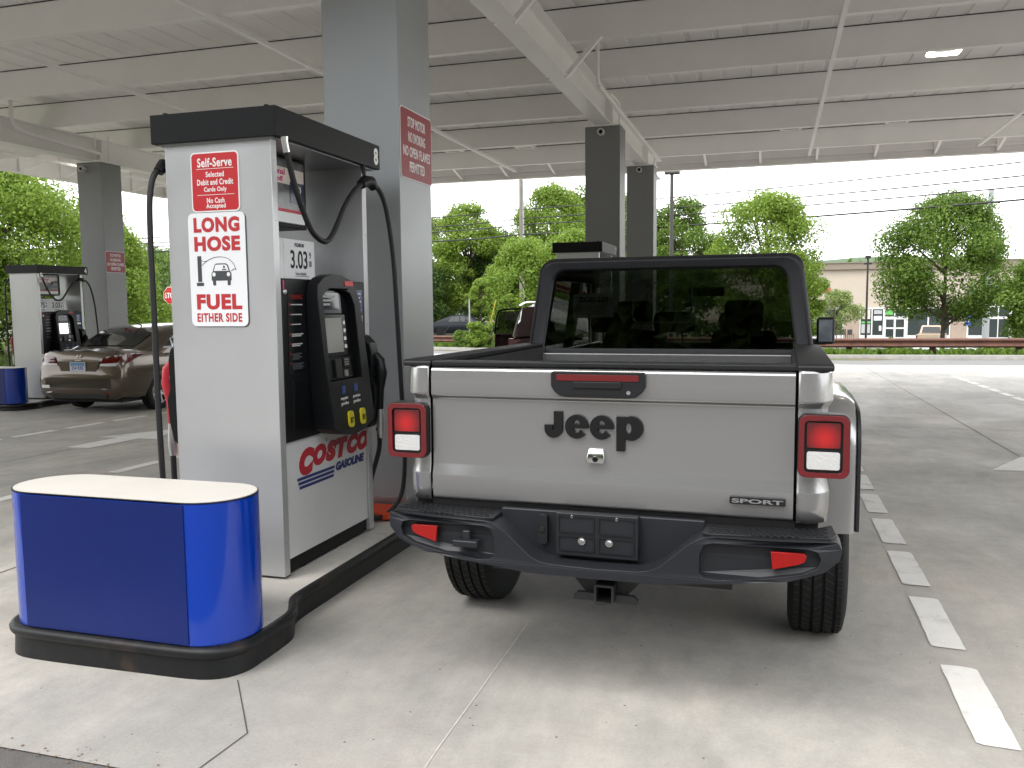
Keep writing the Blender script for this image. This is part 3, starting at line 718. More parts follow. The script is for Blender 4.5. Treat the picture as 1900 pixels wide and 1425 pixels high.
        for yy, gr, nm in ((.475, 'regular', '87'), (.62, 'premium', '93')):
            q = lambda z: .386+(1.57-z)*.075
            CB('grade_sticker', 'label_blue', .3855, .3868, yy-.022, yy+.022, .925, .968)
            TX(gr, 'letter_white', co, q(.895), yy, .897, .085, .022); TX('gasoline', 'letter_white', co, q(.872), yy, .868, .085, .024)
            yb = yy+.045
            g = G().prism(rrect(yb, .775, .058, .092, .02), 'x', .386, .396).xf(lean); g.obj('grade_button', 'yellow', co)
            TX(nm, 'letter_black', co, q(.765)+.0105, yb, .768, .036, .036, bold=.03)
        # nozzle boot and nozzle
        bp = [(.30, .70), (.40, .665), (.455, .70), (.50, .80), (.515, .92), (.47, .98), (.475, 1.14), (.45, 1.19), (.36, 1.235), (.30, 1.24)]
        G().prism(bp, 'y', .885, .985).xf(lambda x, y, z: T(.318+(x-.30)*.50, y, z)).obj('nozzle_boot', 'pump_black', t, bevel=.010)
        B('boot_grip', 'pump_black_gloss', t, .403, .412, .905, .965, .99, 1.11, .003)
        B('barcode_label', 'letter_white', t, .3165, .3175, .855, .875, 1.14, 1.20)
        # hose: swivel, loop, retriever clamp, drop
        hz = [(.375, .035, 2.25), (.375, .05, 2.20), (.375, .12, 2.03), (.375, .24, 1.85), (.375, .33, 1.785), (.375, .43, 1.77), (.375, .52, 1.83), (.375, .66, 1.99), (.375, .80, 2.10), (.375, .94, 2.155), (.385, 1.06, 2.14), (.40, 1.15, 2.02), (.405, 1.23, 1.72), (.405, 1.27, 1.35), (.405, 1.315, .85), (.40, 1.36, .45), (.37, 1.36, .16), (.30, 1.28, .035), (.25, 1.16, .05), (.27, 1.09, .25), (.36, 1.05, .50), (.40, .98, .62), (.41, .945, .66)]
        if s < 0: hz = [(.375, .035, 2.25), (.375, .05, 2.20), (.375, .12, 2.03), (.375, .24, 1.85), (.375, .33, 1.785), (.375, .43, 1.77), (.375, .52, 1.83), (.375, .66, 1.99), (.375, .80, 2.10), (.375, .91, 2.16), (.385, 1.03, 2.13), (.395, 1.075, 2.02), (.40, 1.085, 1.8), (.40, 1.085, 1.35), (.40, 1.085, .85), (.40, 1.07, .35), (.42, 1.02, .12), (.43, .965, .16), (.425, .955, .4), (.425, .955, .62)]
        ho = G().tube([T(*p) for p in spline(hz, 6)], .0155, 10).obj('hose', 'rubber', t, smooth=60)
        G().tube([T(.375, .033, 2.262), T(.375, .036, 2.235), T(.375, .052, 2.19)], [.020, .018, .0185], 12).obj('hose_ferrule', 'chrome', ho, smooth=40)
        G().tube([T(.355, .935, 2.255), T(.36, .935, 2.20), T(.372, .935, 2.165)], [.016, .012, .014], 8).obj('retriever_arm', 'pump_black', ho, smooth=40)
        g = G().tube([T(.372, .87, 2.135), T(.374, .92, 2.16), T(.378, .99, 2.165), T(.384, 1.02, 2.13)], [.028, .036, .036, .027], 10); g.obj('hose_clamp', 'pump_black', ho, smooth=40)
        nm_ = 'nozzle_red' if s < 0 else 'pump_black'
        nz = G().tube([T(.425, .955, .78), T(.428, .955, .90), T(.437, .955, 1.0), T(.43, .955, 1.08), T(.40, .955, 1.12)], [.018, .022, .036, .032, .020], 10).obj('nozzle', nm_, t, smooth=50)
        G().tube([T(.43, .955, 1.06), T(.40, .955, 1.02), T(.36, .955, .95)], [.026, .020, .014], 10).obj('spout', 'steel', nz, smooth=50)
        G().tube([T(.425, .955, .60), T(.425, .955, .64), T(.425, .955, .70), T(.425, .955, .78)], [.017, .025, .025, .018], 10).obj('swivel', 'steel', nz, smooth=40)
    return t
make_pump((-2.735, 3.83, .139), '8', 'silver fuel pump with black header numbered 8 in the foreground')
make_pump((-12.95, 12.30, gz(-12.95, 12.3)+.139), '4', 'silver fuel pump numbered 4 behind the brown sedan', lit=True, logo=False)
make_pump((-2.735, 12.30, gz(-2.7, 12.3)+.139), '7', 'fuel pump showing only its black top above the truck cab', detail=False)
# signs screwed to the near end panel of pump 8
sg = thing('self_serve_sign', 'red self-serve card payment sign on the near pump', 'sign', (-2.735, 3.829, 0))
def plate(name, m, p, x0, x1, z0, z1, y0, y1, r): return G().prism(rrect((x0+x1)/2, (z0+z1)/2, x1-x0, z1-z0, r), 'y', y0, y1).obj(name, m, p)
def TF(b, m, p, x, z, w, h, y, **k): return text(b, m, p, (x, y, z), (1, 0, 0), (0, 0, 1), w, h, **k)
plate('border', 'letter_white', sg, -.157, .130, 2.042, 2.345, -.003, 0, .025)
plate('face', 'sign_red', sg, -.150, .123, 2.049, 2.338, -.0042, -.003, .02)
for b, x, z, w, h in (('Self-Serve', -.012, 2.292, .205, .046), ('Selected', -.012, 2.232, .108, .028), ('Debit and Credit', -.012, 2.193, .215, .030), ('Cards Only', -.012, 2.153, .135, .031), ('No Cash', -.012, 2.100, .105, .027), ('Accepted', -.012, 2.069, .116, .030)):
    TF(b, 'letter_white', sg, x, z, w, h, -.0043, bold=.022, space=1.1)
for z in (2.2605, 2.1285): box('rule', 'letter_white', sg, -.122, .10, -.0052, -.0043, z-.0012, z+.0012)
lg = thing('long_hose_sign', 'white long hose fuel either side sign on the near pump', 'sign', (-2.735, 3.829, 0))
plate('back_plate', 'letter_grey', lg, -.183, .160, 1.450, 2.034, -.0015, 0, .03)
plate('face', 'sign_white', lg, -.187, .154, 1.454, 2.038, -.004, -.0016, .03)
for b, z, w, h in (('LONG', 1.977, .275, .077), ('HOSE', 1.880, .275, .077), ('FUEL', 1.581, .272, .080), ('EITHER SIDE', 1.500, .270, .046)):
    TF(b, 'letter_red', lg, -.017 if h < .05 else -.015, z, w, h, -.0042, bold=.05 if h > .05 else .03, space=1.12)
def PF(name, poly, m='letter_grey', y=-.0052): return G().prism(poly, 'y', y, -.0041).obj(name, m, lg)
PF('pictogram_post', [(-.138, 1.685), (-.138, 1.818), (-.114, 1.818), (-.114, 1.685)]); PF('pictogram_base', [(-.147, 1.664), (-.147, 1.681), (-.104, 1.681), (-.104, 1.664)])
PF('pictogram_car', [(-.055, 1.690), (-.055, 1.728), (-.047, 1.738), (-.036, 1.770), (-.024, 1.778), (.032, 1.778), (.045, 1.770), (.056, 1.738), (.064, 1.728), (.064, 1.690), (.058, 1.690), (.058, 1.668), (.046, 1.664), (.040, 1.668), (.040, 1.690), (-.030, 1.690), (-.030, 1.668), (-.037, 1.664), (-.048, 1.668), (-.048, 1.690)])
PF('pictogram_window', [(-.040, 1.740), (-.031, 1.768), (-.022, 1.772), (.030, 1.772), (.039, 1.767), (.049, 1.740)], 'sign_white', -.0058)
for x in (-.040, .047): PF('pictogram_lamp', [(x+.010*math.cos(R(30*k)), 1.722+.011*math.sin(R(30*k))) for k in range(12)], 'sign_white', -.0058)
PF('pictogram_head', [(.022+.006*math.cos(R(30*k)), 1.760+.007*math.sin(R(30*k))) for k in range(12)], 'letter_grey', -.0062); PF('pictogram_shoulders', [(.008, 1.744), (.012, 1.750), (.034, 1.750), (.037, 1.744)], 'letter_grey', -.0062)
G().tube(spline([(-.113, -.0048, 1.795), (-.09, -.0048, 1.790), (-.05, -.0048, 1.805), (-.01, -.0048, 1.812), (.04, -.0048, 1.805), (.075, -.0048, 1.780), (.093, -.0048, 1.745)], 5), .0014, 6).obj('pictogram_hose', 'letter_grey', lg)
G().tube(spline([(-.113, -.0048, 1.768), (-.095, -.0048, 1.782), (-.07, -.0048, 1.797)], 5), .0012, 6).obj('pictogram_hose', 'letter_grey', lg)
G().tube(spline([(.094, -.0048, 1.744), (.082, -.0048, 1.748), (.064, -.0048, 1.738)], 4), .0018, 6).obj('pictogram_nozzle', 'letter_grey', lg)
tag(G().box(-2.80, -2.40, 5.06, 5.33, .142, .185).obj('orange_mat', 'orange', bevel=.01), 'orange spill box on the island between the near pump and column', 'spill box')
# ================================================================== PICKUP TRUCK (local: x right, y forward from tailgate skin)
tk = thing('pickup_truck', 'silver pickup truck with black hardtop parked beside the near pump', 'pickup truck', (-.628, 3.25, 0), R(-1.1))
TG = [(1.302, .020), (1.300, .004), (1.290, -.008), (1.255, -.011), (1.192, -.012), (1.185, -.011), (1.172, .003), (1.162, .004), (1.08, .003), (.906, .001), (.898, .000), (.857, -.011), (.849, -.012), (.79, -.010), (.762, -.007), (.752, .004), (.752, .03)]
g = G(); g.loft([[(x, y, z) for z, y in TG] for x in (-.711, -.705, 0, .705, .711)], False)
tg = g.obj('tailgate', 'truck_silver', tk, smooth=28)
m_ = tg.modifiers.new('bevel', 'BEVEL'); m_.width = .004; m_.segments = 2; m_.angle_limit = R(12)
box('inner_skin', 'bed_liner', tg, -.70, .70, .031, .07, .755, 1.300)
box('top_cap', 'truck_black', tg, -.712, .712, -.004, .075, 1.3035, 1.325, bevel=.006)
# tailgate fittings
hd = [(-.18, 1.292), (-.184, 1.28), (-.184, 1.235), (-.172, 1.215), (-.150, 1.197), (-.12, 1.192), (.12, 1.192), (.150, 1.197), (.172, 1.215), (.184, 1.235), (.184, 1.28), (.18, 1.292)]
hb = G().prism([(x-.012, z) for x, z in hd], 'y', -.034, -.010).obj('handle_bezel', 'truck_black', tg, bevel=.004)
G().prism(rrect(-.012, 1.269, .322, .024, .006), 'y', -.0365, -.034).obj('brake_light', 'lens_red_deep', tg, bevel=.001)
G().prism([(-.105, 1.228), (-.095, 1.205), (.07, 1.205), (.082, 1.228)], 'y', -.0352, -.034).obj('grip_recess', 'gauge_black', tg)
box('handle', 'truck_black', tg, -.105, .082, -.042, -.0342, 1.228, 1.254, bevel=.003)
G().lathe([(0, 0), (.008, 0), (.008, -.003), (0, -.003)], (.110, -.034, 1.214), 'y', 14).obj('key_lock', 'chrome', tg)
# raised lettering
def arc(cx, cz, rx, rz, a0, a1, n=14): return [(cx+rx*math.cos(R(a0+(a1-a0)*k/n)), cz+rz*math.sin(R(a0+(a1-a0)*k/n))) for k in range(n+1)]
def letter(poly, hole=None, off=0): return G().prism(poly, 'y', -.014, .006, hole=hole).xf(lambda x, y, z: (-.228+(x+.225)*1.10, y, z)).obj('emblem_letter', 'letter_black', tg, bevel=.0015)
B0 = 1.027
J = [(-.159, 1.133), (-.159, B0+.035)] + arc(-.191, B0+.035, .032, .035, 0, -180, 16)[1:] + [(-.223, B0+.05), (-.193, B0+.05), (-.193, B0+.036)] 
J = [(-.160, 1.133), (-.160, B0+.036)] + arc(-.1925, B0+.036, .0325, .036, 0, -180, 16)[1:] + [(-.225, B0+.052), (-.1945, B0+.052), (-.1945, B0+.036)] + arc(-.1935, B0+.036, .003, .006, 180, 360, 4)[1:] + [(-.1905, 1.133)]
letter(J)
def e_(cx):
    cz, rx, rz = B0+.0475, .042, .0475
    o = arc(cx, cz, rx, rz, -4, -4-0, 1)
    o = arc(cx, cz, rx, rz, 0, 318, 30) + [(cx+.012, cz-.014)] + arc(cx, cz-.006, .014, .018, 320, 190, 8)[1:] + [(cx-.014, cz-.006), (cx+rx, cz-.006)]
    hole = [(cx-.013, cz+.010)] + arc(cx, cz+.012, .0125, .014, 170, 10, 8) + [(cx+.013, cz+.010)]
    letter(o, hole)
e_(-.107); e_(-.017)
px0 = .036
P_ = [(px0, .985), (px0, B0+.092), (px0+.030, B0+.092), (px0+.030, B0+.085)] + arc(px0+.052, B0+.0475, .042, .0475, 115, -115, 20) + [(px0+.030, B0+.010), (px0+.030, .985)]
ph = arc(px0+.042, B0+.0475, .0115, .020, 90, 450, 14)[:-1]
letter(P_, ph)
cmh = G().prism([(-.050, .990), (-.056, .955), (-.054, .935), (.012, .935), (.014, .955), (.008, .990)], 'y', -.024, .0).xf(lambda x, y, z: (x, y+(.012 if z > .98 and y < -.01 else 0), z)).obj('camera_housing', 'chrome', tg, bevel=.004)
G().lathe([(0, 0), (.012, 0), (.011, -.005), (.006, -.006), (0, -.005)], (-.021, -.024, .952), 'y', 16).obj('camera_lens', 'pump_black_gloss', tg, smooth=40)
bd = G().prism(rrect(.586, .824, .198, .026, .004), 'y', -.030, -.018).obj('badge', 'truck_black', tg, bevel=.001)
text('SPORT', 'alloy', tg, (.586, -.0302, .824), (1, 0, 0), (0, 0, 1), .182, .016, name='badge_lettering', bold=.03)
box('latch_rod', 'gauge_black', tg, -.72, .72, .01, .05, .70, .750)
# corner posts and bed sides, one skin each side
SIDEP = [(1.302, .0), (1.298, .006), (1.255, .010), (1.192, .012), (1.170, -.004), (1.155, -.005), (1.05, -.004), (.90, -.004), (.858, .006), (.80, .005), (.748, .0)]
for s in (-1, 1):
    g = G(); XC, YC, rr = .742, .085, .085
    prof = [(.722, 0.0)] + [(XC+rr*math.sin(R(a)), YC-rr*math.cos(R(a))) for a in range(0, 91, 10)] + [(.827, .22), (.827, .45)]
    def nrm(i):
        a, b = prof[max(i-1, 0)], prof[min(i+1, len(prof)-1)]; d = Vector((b[0]-a[0], b[1]-a[1])).normalized(); return d.y, -d.x
    g.loft([[(s*(x+nrm(i)[0]*o), y+nrm(i)[1]*o, z) for i, (x, y) in enumerate(prof)] for z, o in SIDEP], False)
    q = g.obj('corner_panel', 'truck_silver', tk, smooth=28); m_ = q.modifiers.new('bevel', 'BEVEL'); m_.width = .003; m_.segments = 2; m_.angle_limit = R(14)
    sol = q.modifiers.new('solid', 'SOLIDIFY'); sol.thickness = .01; sol.offset = 0
    side = [(.45, .772), (.45, 1.302), (1.685, 1.302), (1.685, .60), (1.60, .60), (1.52, .86), (1.38, .97), (.70, .97), (.56, .86), (.50, .772)]
    G().prism(side, 'x', s*.79, s*.828).obj('bed_side', 'truck_silver', tk)
    box('bed_wall', 'bed_liner', tk, min(s*.70, s*.785), max(s*.70, s*.785), .075, 1.66, .80, 1.30)
    ra = G().prism([(-.004, 1.303), (-.004, 1.322), (.012, 1.330), (1.685, 1.322), (1.685, 1.303)], 'x', s*.715, s*.842).obj('rail_cap', 'truck_black', tk, bevel=.007)
    for k in range(3): box('rail_groove', 'gauge_black', ra, min(s*(.735+.028*k), s*(.741+.028*k)), max(s*(.735+.028*k), s*(.741+.028*k)), .10, 1.3, 1.322, 1.3385) if False else None
    for fy, xi in ((0, .80), (3.487, .64)):
        path = [(.455, .60), (.455, .92), (.475, 1.03), (.545, 1.115), (.66, 1.150), (1.02, 1.158), (1.38, 1.150), (1.52, 1.10), (1.60, 1.0), (1.66, .80), (1.675, .60)]
        if fy: path = [(.42, .62), (.44, .80), (.52, .95), (.66, 1.02), (1.02, 1.03), (1.38, 1.02), (1.52, .96), (1.58, .86)]
        pth = spline([(0, fy+a, b) for a, b in path], 4)
        def sweep(sec):
            g = G(); rings = []
            for i, p in enumerate(pth):
                t_ = (pth[min(i+1, len(pth)-1)]-pth[max(i-1, 0)]).normalized(); n_ = Vector((0, -t_.z, t_.y))
                rings.append([(s*x, p.y+n_.y*d, p.z+n_.z*d) for x, d in sec])
            return g.loft(rings, True, True)
        fe = sweep([(xi, .0), (.86, .002), (.925, -.004), (.952, -.022), (.960, -.050), (.958, -.085), (.945, -.085), (xi, -.085)]).obj('fender_flare', 'truck_silver', tk, smooth=38)
        sweep([(.962, -.045), (.975, -.050), (.978, -.075), (.974, -.10), (xi, -.10), (xi, -.09), (.958, -.088)]).obj('fender_lip', 'truck_black', fe, smooth=38)
    box('wheel_well', 'gauge_black', tk, min(s*.56, s*.62), max(s*.56, s*.62), .52, 1.6, .5, 1.1)
    # tail lamp
    lx = s*.810
    la = G().prism(rrect(lx, 1.039, .176, .230, .030, 6), 'y', -.034, .03).obj('tail_light', 'gauge_black', tk, bevel=.006)
    G().prism(rrect(lx, 1.039, .170, .224, .028, 6), 'y', -.050, -.030, hole=rrect(lx-s*.001, 1.038, .130, .186, .016, 6)).obj('lamp_frame', 'lens_frame_red', la, bevel=.006, seg=3)
    G().prism(rrect(lx-s*.001, 1.079, .114, .090, .006, 3), 'y', -.044, -.036).obj('red_lens', 'lens_red', la, bevel=.003)
    G().prism(rrect(lx-s*.001, .988, .112, .064, .008, 3), 'y', -.044, -.036).obj('white_lens', 'lens_white', la, bevel=.003)
box('rear_sill', 'truck_black', tk, -.80, .80, .03, .40, .66, .747)
# bed floor and bulkhead
box('bed_floor', 'bed_liner', tk, -.70, .70, .07, 1.66, .80, .83)
box('bed_bulkhead', 'truck_silver', tk, -.70, .70, 1.60, 1.66, .831, 1.268, bevel=.006)
box('bulkhead_rail', 'truck_black', tk, -.70, .70, 1.590, 1.60, 1.18, 1.225, bevel=.004)
# bumper
bo = [(0, .522), (.27, .522), (.33, .535), (.50, .558), (.70, .592), (.82, .640), (.870, .695), (.878, .750), (.866, .784), (.846, .797), (.44, .797), (.395, .785), (.355, .752), (.245, .615), (.215, .594), (.17, .582), (0, .577)]
pk = [(.392, .700), (.408, .752), (.44, .766), (.76, .760), (.796, .744), (.808, .705), (.795, .660), (.745, .630), (.60, .596), (.46, .574), (.412, .578), (.392, .600)]
ZR = lambda z: .522+(z-.522)*.702
bo = [(x, ZR(z)) for x, z in bo]; pk = [(x, ZR(z)) for x, z in pk]
bend = lambda x, y, z: (x, y + .55*max(0, abs(x)-.55)**2 + (.20*max(0, abs(x)-.80)), z)
bum = tk
full = bo + [(-x, z) for x, z in reversed(bo[1:-1])]
def dens(l, m=.06):
    o = []
    for a, b in zip(l, l[1:]+l[:1]):
        k = max(1, int(math.hypot(b[0]-a[0], b[1]-a[1])/m)); o += [(a[0]+(b[0]-a[0])*i/k, a[1]+(b[1]-a[1])*i/k) for i in range(k)]
    return o
b_ = G().prism(dens(full), 'y', -.165, -.02, hole=[pk, [(-x, z) for x, z in pk]]).xf(bend).obj('bumper', 'bumper_black', tk, bevel=.007, seg=3)
for s in (-1, 1):
    Hh = [(s*x, z) for x, z in pk]
    G().prism([(x*1.0, z) for x, z in Hh], 'y', -.138, -.132).xf(bend).obj('pocket_back', 'bumper_black', b_)
    g = G().prism([(s*.42, .798), (s*.47, .800), (s*.85, .800), (s*.858, .798)], 'y', -.14, .0); 
    g = G().prism([(s*.40, -.006), (s*.40, -.135), (s*.44, -.150), (s*.84, -.10), (s*.86, -.04), (s*.85, .10), (s*.76, -.006)], 'z', ZR(.792), ZR(.792)+.012).obj('step_pad', 'truck_black', b_, bevel=.003)
    g = G()
    for r in range(5):
        for k in range(17):
            x0 = .43+.0245*k+(.012 if r % 2 else 0); y0 = -.130+.027*r+.10*max(0, x0-.55)**2*6
            if x0 < .83: g.box(s*x0-.008, s*x0+.008, y0-.004, y0+.004, ZR(.792)+.012, ZR(.792)+.0155)
    g.obj('step_tread', 'truck_black', b_)
    # reflector in the pocket
    rf = [(.638, .738), (.752, .732), (.760, .718), (.754, .690), (.725, .672), (.645, .645)]
    G().prism([(s*x, ZR(z)) for x, z in rf], 'y', -.152, -.139).xf(bend).obj('reflector', 'reflector_red', b_, bevel=.003)
box('center_panel', 'bumper_black', tk, -.40, .40, -.045, -.015, .545, .742, bevel=.006)
box('lower_sill', 'bumper_black', tk, -.24, .24, -.150, -.066, .551, .5595)
pl = box('plate_bracket', 'bumper_black', tk, -.164, .158, -.088, -.046, .580, .748, bevel=.004)
for (x0, x1, z0, z1) in ((-.152, -.010, .672, .738), (.006, .144, .672, .738), (-.152, -.010, .600, .660), (.006, .144, .600, .660)):
    G().prism([(x0, z0), (x1, z0), (x1, z1), (x0, z1)], 'y', -.093, -.0882, hole=[(x0+.004, z0+.004), (x1-.004, z0+.004), (x1-.004, z1-.004), (x0+.004, z1-.004)]).obj('rib', 'truck_black', pl)
for x, z in ((-.099, .735), (.076, .735)): G().lathe([(0, 0), (.0075, 0), (.006, -.004), (0, -.005)], (x, -.088, z), 'y', 10).obj('plate_screw', 'chrome', pl)
for x, z in ((-.059, .642), (.048, .642)):
    G().lathe([(0, 0), (.015, 0), (.015, -.006), (.010, -.006), (.009, -.011), (0, -.012)], (x, -.088, z), 'y', 12).obj('plate_bolt', 'chrome', pl)
pg = G().prism(rrect(-.222, .672, .040, .115, .012), 'y', -.075, -.046).obj('tow_socket', 'truck_black', tk, bevel=.003)
G().lathe([(0, 0), (.012, 0), (.010, -.004), (0, -.005)], (-.222, -.075, .672), 'y', 10).obj('socket_cap', 'gauge_black', pg)
box('tow_hook', 'dark_metal', tk, -.525, -.495, -.160, -.139, .630, .668, bevel=.006)
box('tow_hook_foot', 'bumper_black', tk, -.56, -.455, -.185, -.139, .606, .634, bevel=.007)
# hitch receiver
hr = G().prism(rrect(.035, .450, .076, .076, .008, 2), 'y', -.13, .15, hole=rrect(.035, .450, .058, .058, .004, 2)).obj('hitch_receiver', 'dark_metal', tk, bevel=.002)
for s in (-1, 1):
    G().prism([(.035+s*.04, .415), (.035+s*.125, .415), (.035+s*.125, .428), (.035+s*.11, .445), (.035+s*.04, .445)], 'y', -.10, -.08).obj('chain_plate', 'dark_metal', hr)
    G().prism([(.035+s*.04, .415), (.035+s*.06, .415), (.035+s*.135, .50), (.035+s*.135, .53), (.035+s*.04, .53)], 'y', -.07, -.05).obj('hitch_gusset', 'dark_metal', hr)
box('hitch_bar', 'dark_metal', tk, -.45, .50, -.02, .06, .48, .55)
# chassis, axle, spare
for s in (-1, 1): box('frame_rail', 'dark_metal', tk, min(s*.42, s*.50), max(s*.42, s*.50), .02, 5.0, .52, .66)
G().tube([(-.72, 1.0, .40), (-.1, 1.0, .40), (.1, 1.0, .42), (.72, 1.0, .40)], [.045, .05, .13, .045], 12).obj('rear_axle', 'dark_metal', tk, smooth=50)
G().lathe([(.19, -.11), (.37, -.10), (.39, 0), (.37, .10), (.19, .11)], (0, .78-.25, .62), 'z', 28).obj('spare_wheel', 'tyre', tk, smooth=50)
# wheels
def wheel(parent, x, y, s, r, w, rim, spokes=5, tyre_m='tyre', grooves=True, tread=True, rim_m='alloy'):
    h = w/2
    prof = [(rim, h-.02), (rim+.02, h-.005), (r*.82, h), (r*.955, h*.90), (r*.985, h*.82)]
    if grooves:
        pr2 = []
        for c_ in (.56, .18, -.18, -.56): pr2 += [(r, h*(c_+.05)), (r-.010, h*(c_+.045)), (r-.010, h*(c_-.045)), (r, h*(c_-.05))]
    else: pr2 = [(r, h*.5), (r, -h*.5)]
    prof = prof + [(r*.995, h*.78)] + pr2 + [(r*.995, -h*.78), (r*.985, -h*.82), (r*.955, -h*.90), (r*.82, -h), (rim+.02, -h+.005), (rim, -h+.02)]
    wh = G().lathe([(rim*.97, -h*.9), (rim, -h*.92), (rim, h*.86), (rim*.94, h*.90), (rim*.90, h*.6), (rim*.88, h*.1), (0, h*.1)], (x, y, r), 'x', 36)
    if s < 0: wh.xf(lambda a, b, c: (2*x-a, b, c))
    ro = wh.obj('wheel', rim_m if not spokes else 'dark_metal', parent, smooth=35)
    G().lathe(prof, (x, y, r), 'x', 56, False).obj('tyre', tyre_m, ro, smooth=32)
    if tread:
        g = G(); n = 64
        for k in range(n):
            a = 2*math.pi*k/n
            for c_, wd, sl in ((.72, .13, .0), (.37, .22, .045), (0.0, .2, -.045), (-.37, .22, .045), (-.72, .13, 0)):
                pts = []
                for u_, da in ((-wd/2*h*1.3, -sl), (wd/2*h*1.3, sl)):
                    for e in (-.008, .008):
                        aa = a+da*.6+e+(.03 if c_ in (.37, -.37) else 0); pts.append((x+c_*h+u_, y+(r+.0008)*math.cos(aa), r+(r+.0008)*math.sin(aa)))
                g.add(pts, [(0, 1, 3, 2)])
        g.obj('tread_sipes', 'gauge_black', ro)
    if spokes:
        g = G()
        for k in range(spokes):
            a = 2*math.pi*k/spokes+.3; ca, sa = math.cos(a), math.sin(a)
            for q in ((rim*.16, .07), (rim*.95, .045)): pass
            ring = []
            for rad, hw in ((rim*.12, rim*.13), (rim*.55, rim*.085), (rim*.95, rim*.12)):
                dx = s*(h*.80 - (.02 if rad < rim*.3 else 0))
                ring.append([(x+dx, y+rad*ca-hw*sa, r+rad*sa+hw*ca), (x+dx, y+rad*ca+hw*sa, r+rad*sa-hw*ca), (x+dx-s*.04, y+rad*ca+hw*sa, r+rad*sa-hw*ca), (x+dx-s*.04, y+rad*ca-hw*sa, r+rad*sa+hw*ca)])
            g.loft(ring, True, True)
        g.obj('rim_spokes', rim_m, ro, bevel=.004)
        G().lathe([(rim, h*.84), (rim*.995, h*.9), (rim*.93, h*.9), (rim*.92, h*.6)], (x, y, r), 'x', 36, False).xf(lambda a, b, c: (a if s > 0 else 2*x-a, b, c)).obj('rim_lip', rim_m, ro, smooth=40)
        G().lathe([(0, 0), (rim*.17, 0), (rim*.15, .012), (0, .015)], (x, y, r), 'x', 16).xf(lambda a, b, c: (x+s*(h*.74+(a-x)), b, c)).obj('hub_cap', rim_m, ro, smooth=40)
    return ro
for s in (-1, 1):
    wheel(tk, s*.825, 1.00, s, .402, .252, .222); wheel(tk, s*.825, 4.487, s, .402, .252, .222, tread=False)
# cab: lower body, hardtop, doors, hood
cabp = [(1.70, .55), (1.70, 1.262), (3.45, 1.262), (3.47, 1.20), (5.05, 1.16), (5.12, 1.10), (5.12, .62), (4.95, .55)]
for s in (-1, 1):
    G().prism([(1.70, .56), (1.70, 1.262), (3.42, 1.262), (3.42, .56)], 'x', s*.74, s*.815).obj('cab_side', 'truck_silver', tk, bevel=.01)
    for y0, y1 in ((1.98, 2.62), (2.64, 3.38)):
        d = box('door', 'truck_silver', tk, min(s*.815, s*.828), max(s*.815, s*.828), y0, y1, .62, 1.255, bevel=.006)
        box('door_handle', 'truck_black', d, min(s*.828, s*.855), max(s*.828, s*.855), y0+.05, y0+.19, 1.10, 1.135, bevel=.004)
    box('hood_side', 'truck_silver', tk, min(s*.60, s*.70), max(s*.60, s*.70), 3.43, 5.05, .62, 1.16, bevel=.01)
G().prism([(3.43, 1.262), (3.43, 1.15), (5.10, 1.05), (5.10, 1.14), (4.9, 1.17)], 'x', -.72, .72).obj('hood', 'truck_silver', tk, bevel=.02)
box('grille', 'truck_black', tk, -.70, .70, 5.08, 5.14, .62, 1.10, bevel=.02)
box('front_bumper', 'bumper_black', tk, -.86, .86, 5.15, 5.35, .52, .72, bevel=.03)
box('cab_floor', 'seat_cloth', tk, -.74, .74, 1.72, 4.9, .55, .62)
box('dashboard', 'seat_cloth', tk, -.73, .73, 3.10, 3.42, .9, 1.22, bevel=.03)
box('cab_back', 'truck_black', tk, -.80, .80, 1.695, 1.735, .60, 1.258)
# hardtop: rounded rear frame lofted forward into a roof
def hring(y, wb, wt, zb, zt, r, n=6):
    pts = [(-wb, y, zb)]
    for k in range(n+1):
        a = R(180-90*k/n); pts.append((-wt+r+r*math.cos(a), y, zt-r+r*math.sin(a)))
    for k in range(n+1):
        a = R(90-90*k/n); pts.append((wt-r+r*math.cos(a), y, zt-r+r*math.sin(a)))
    return pts + [(wb, y, zb)]
yt = lambda y, z, k=.10: y + max(0, z-1.262)*k
g = G()
outer = hring(0, .816, .756, 1.262, 1.815, .085); inner = hring(0, .718, .668, 1.292, 1.752, .085)
lo = [(x, yt(1.700, z), z) for x, y, z in outer]; li = [(x, yt(1.692, z), z) for x, y, z in inner]; li2 = [(x, yt(1.735, z), z) for x, y, z in inner]
l1 = [(x*.985, yt(1.678, z)+.004, z-(.010 if z > 1.5 else 0)) for x, y, z in outer]; 
g.loft([lo, l1, li, li2], True)
ht = g.obj('hardtop', 'hardtop_black', tk, smooth=40)
mb = ht.modifiers.new('bevel', 'BEVEL'); mb.width = .012; mb.segments = 3; mb.angle_limit = R(25)
g = G(); rings = []
for y, wt, zt, r in ((1.752, .754, 1.812, .085), (1.80, .756, 1.826, .085), (2.3, .75, 1.848, .085), (3.0, .725, 1.842, .085), (3.12, .70, 1.815, .07)):
    rings.append([(x, y, z) for x, _, z in hring(0, wt+.004, wt, zt-.14, zt, r)])
g.loft(rings, False); g.obj('roof', 'hardtop_black', ht, smooth=40).modifiers.new('s', 'SOLIDIFY').thickness = .02
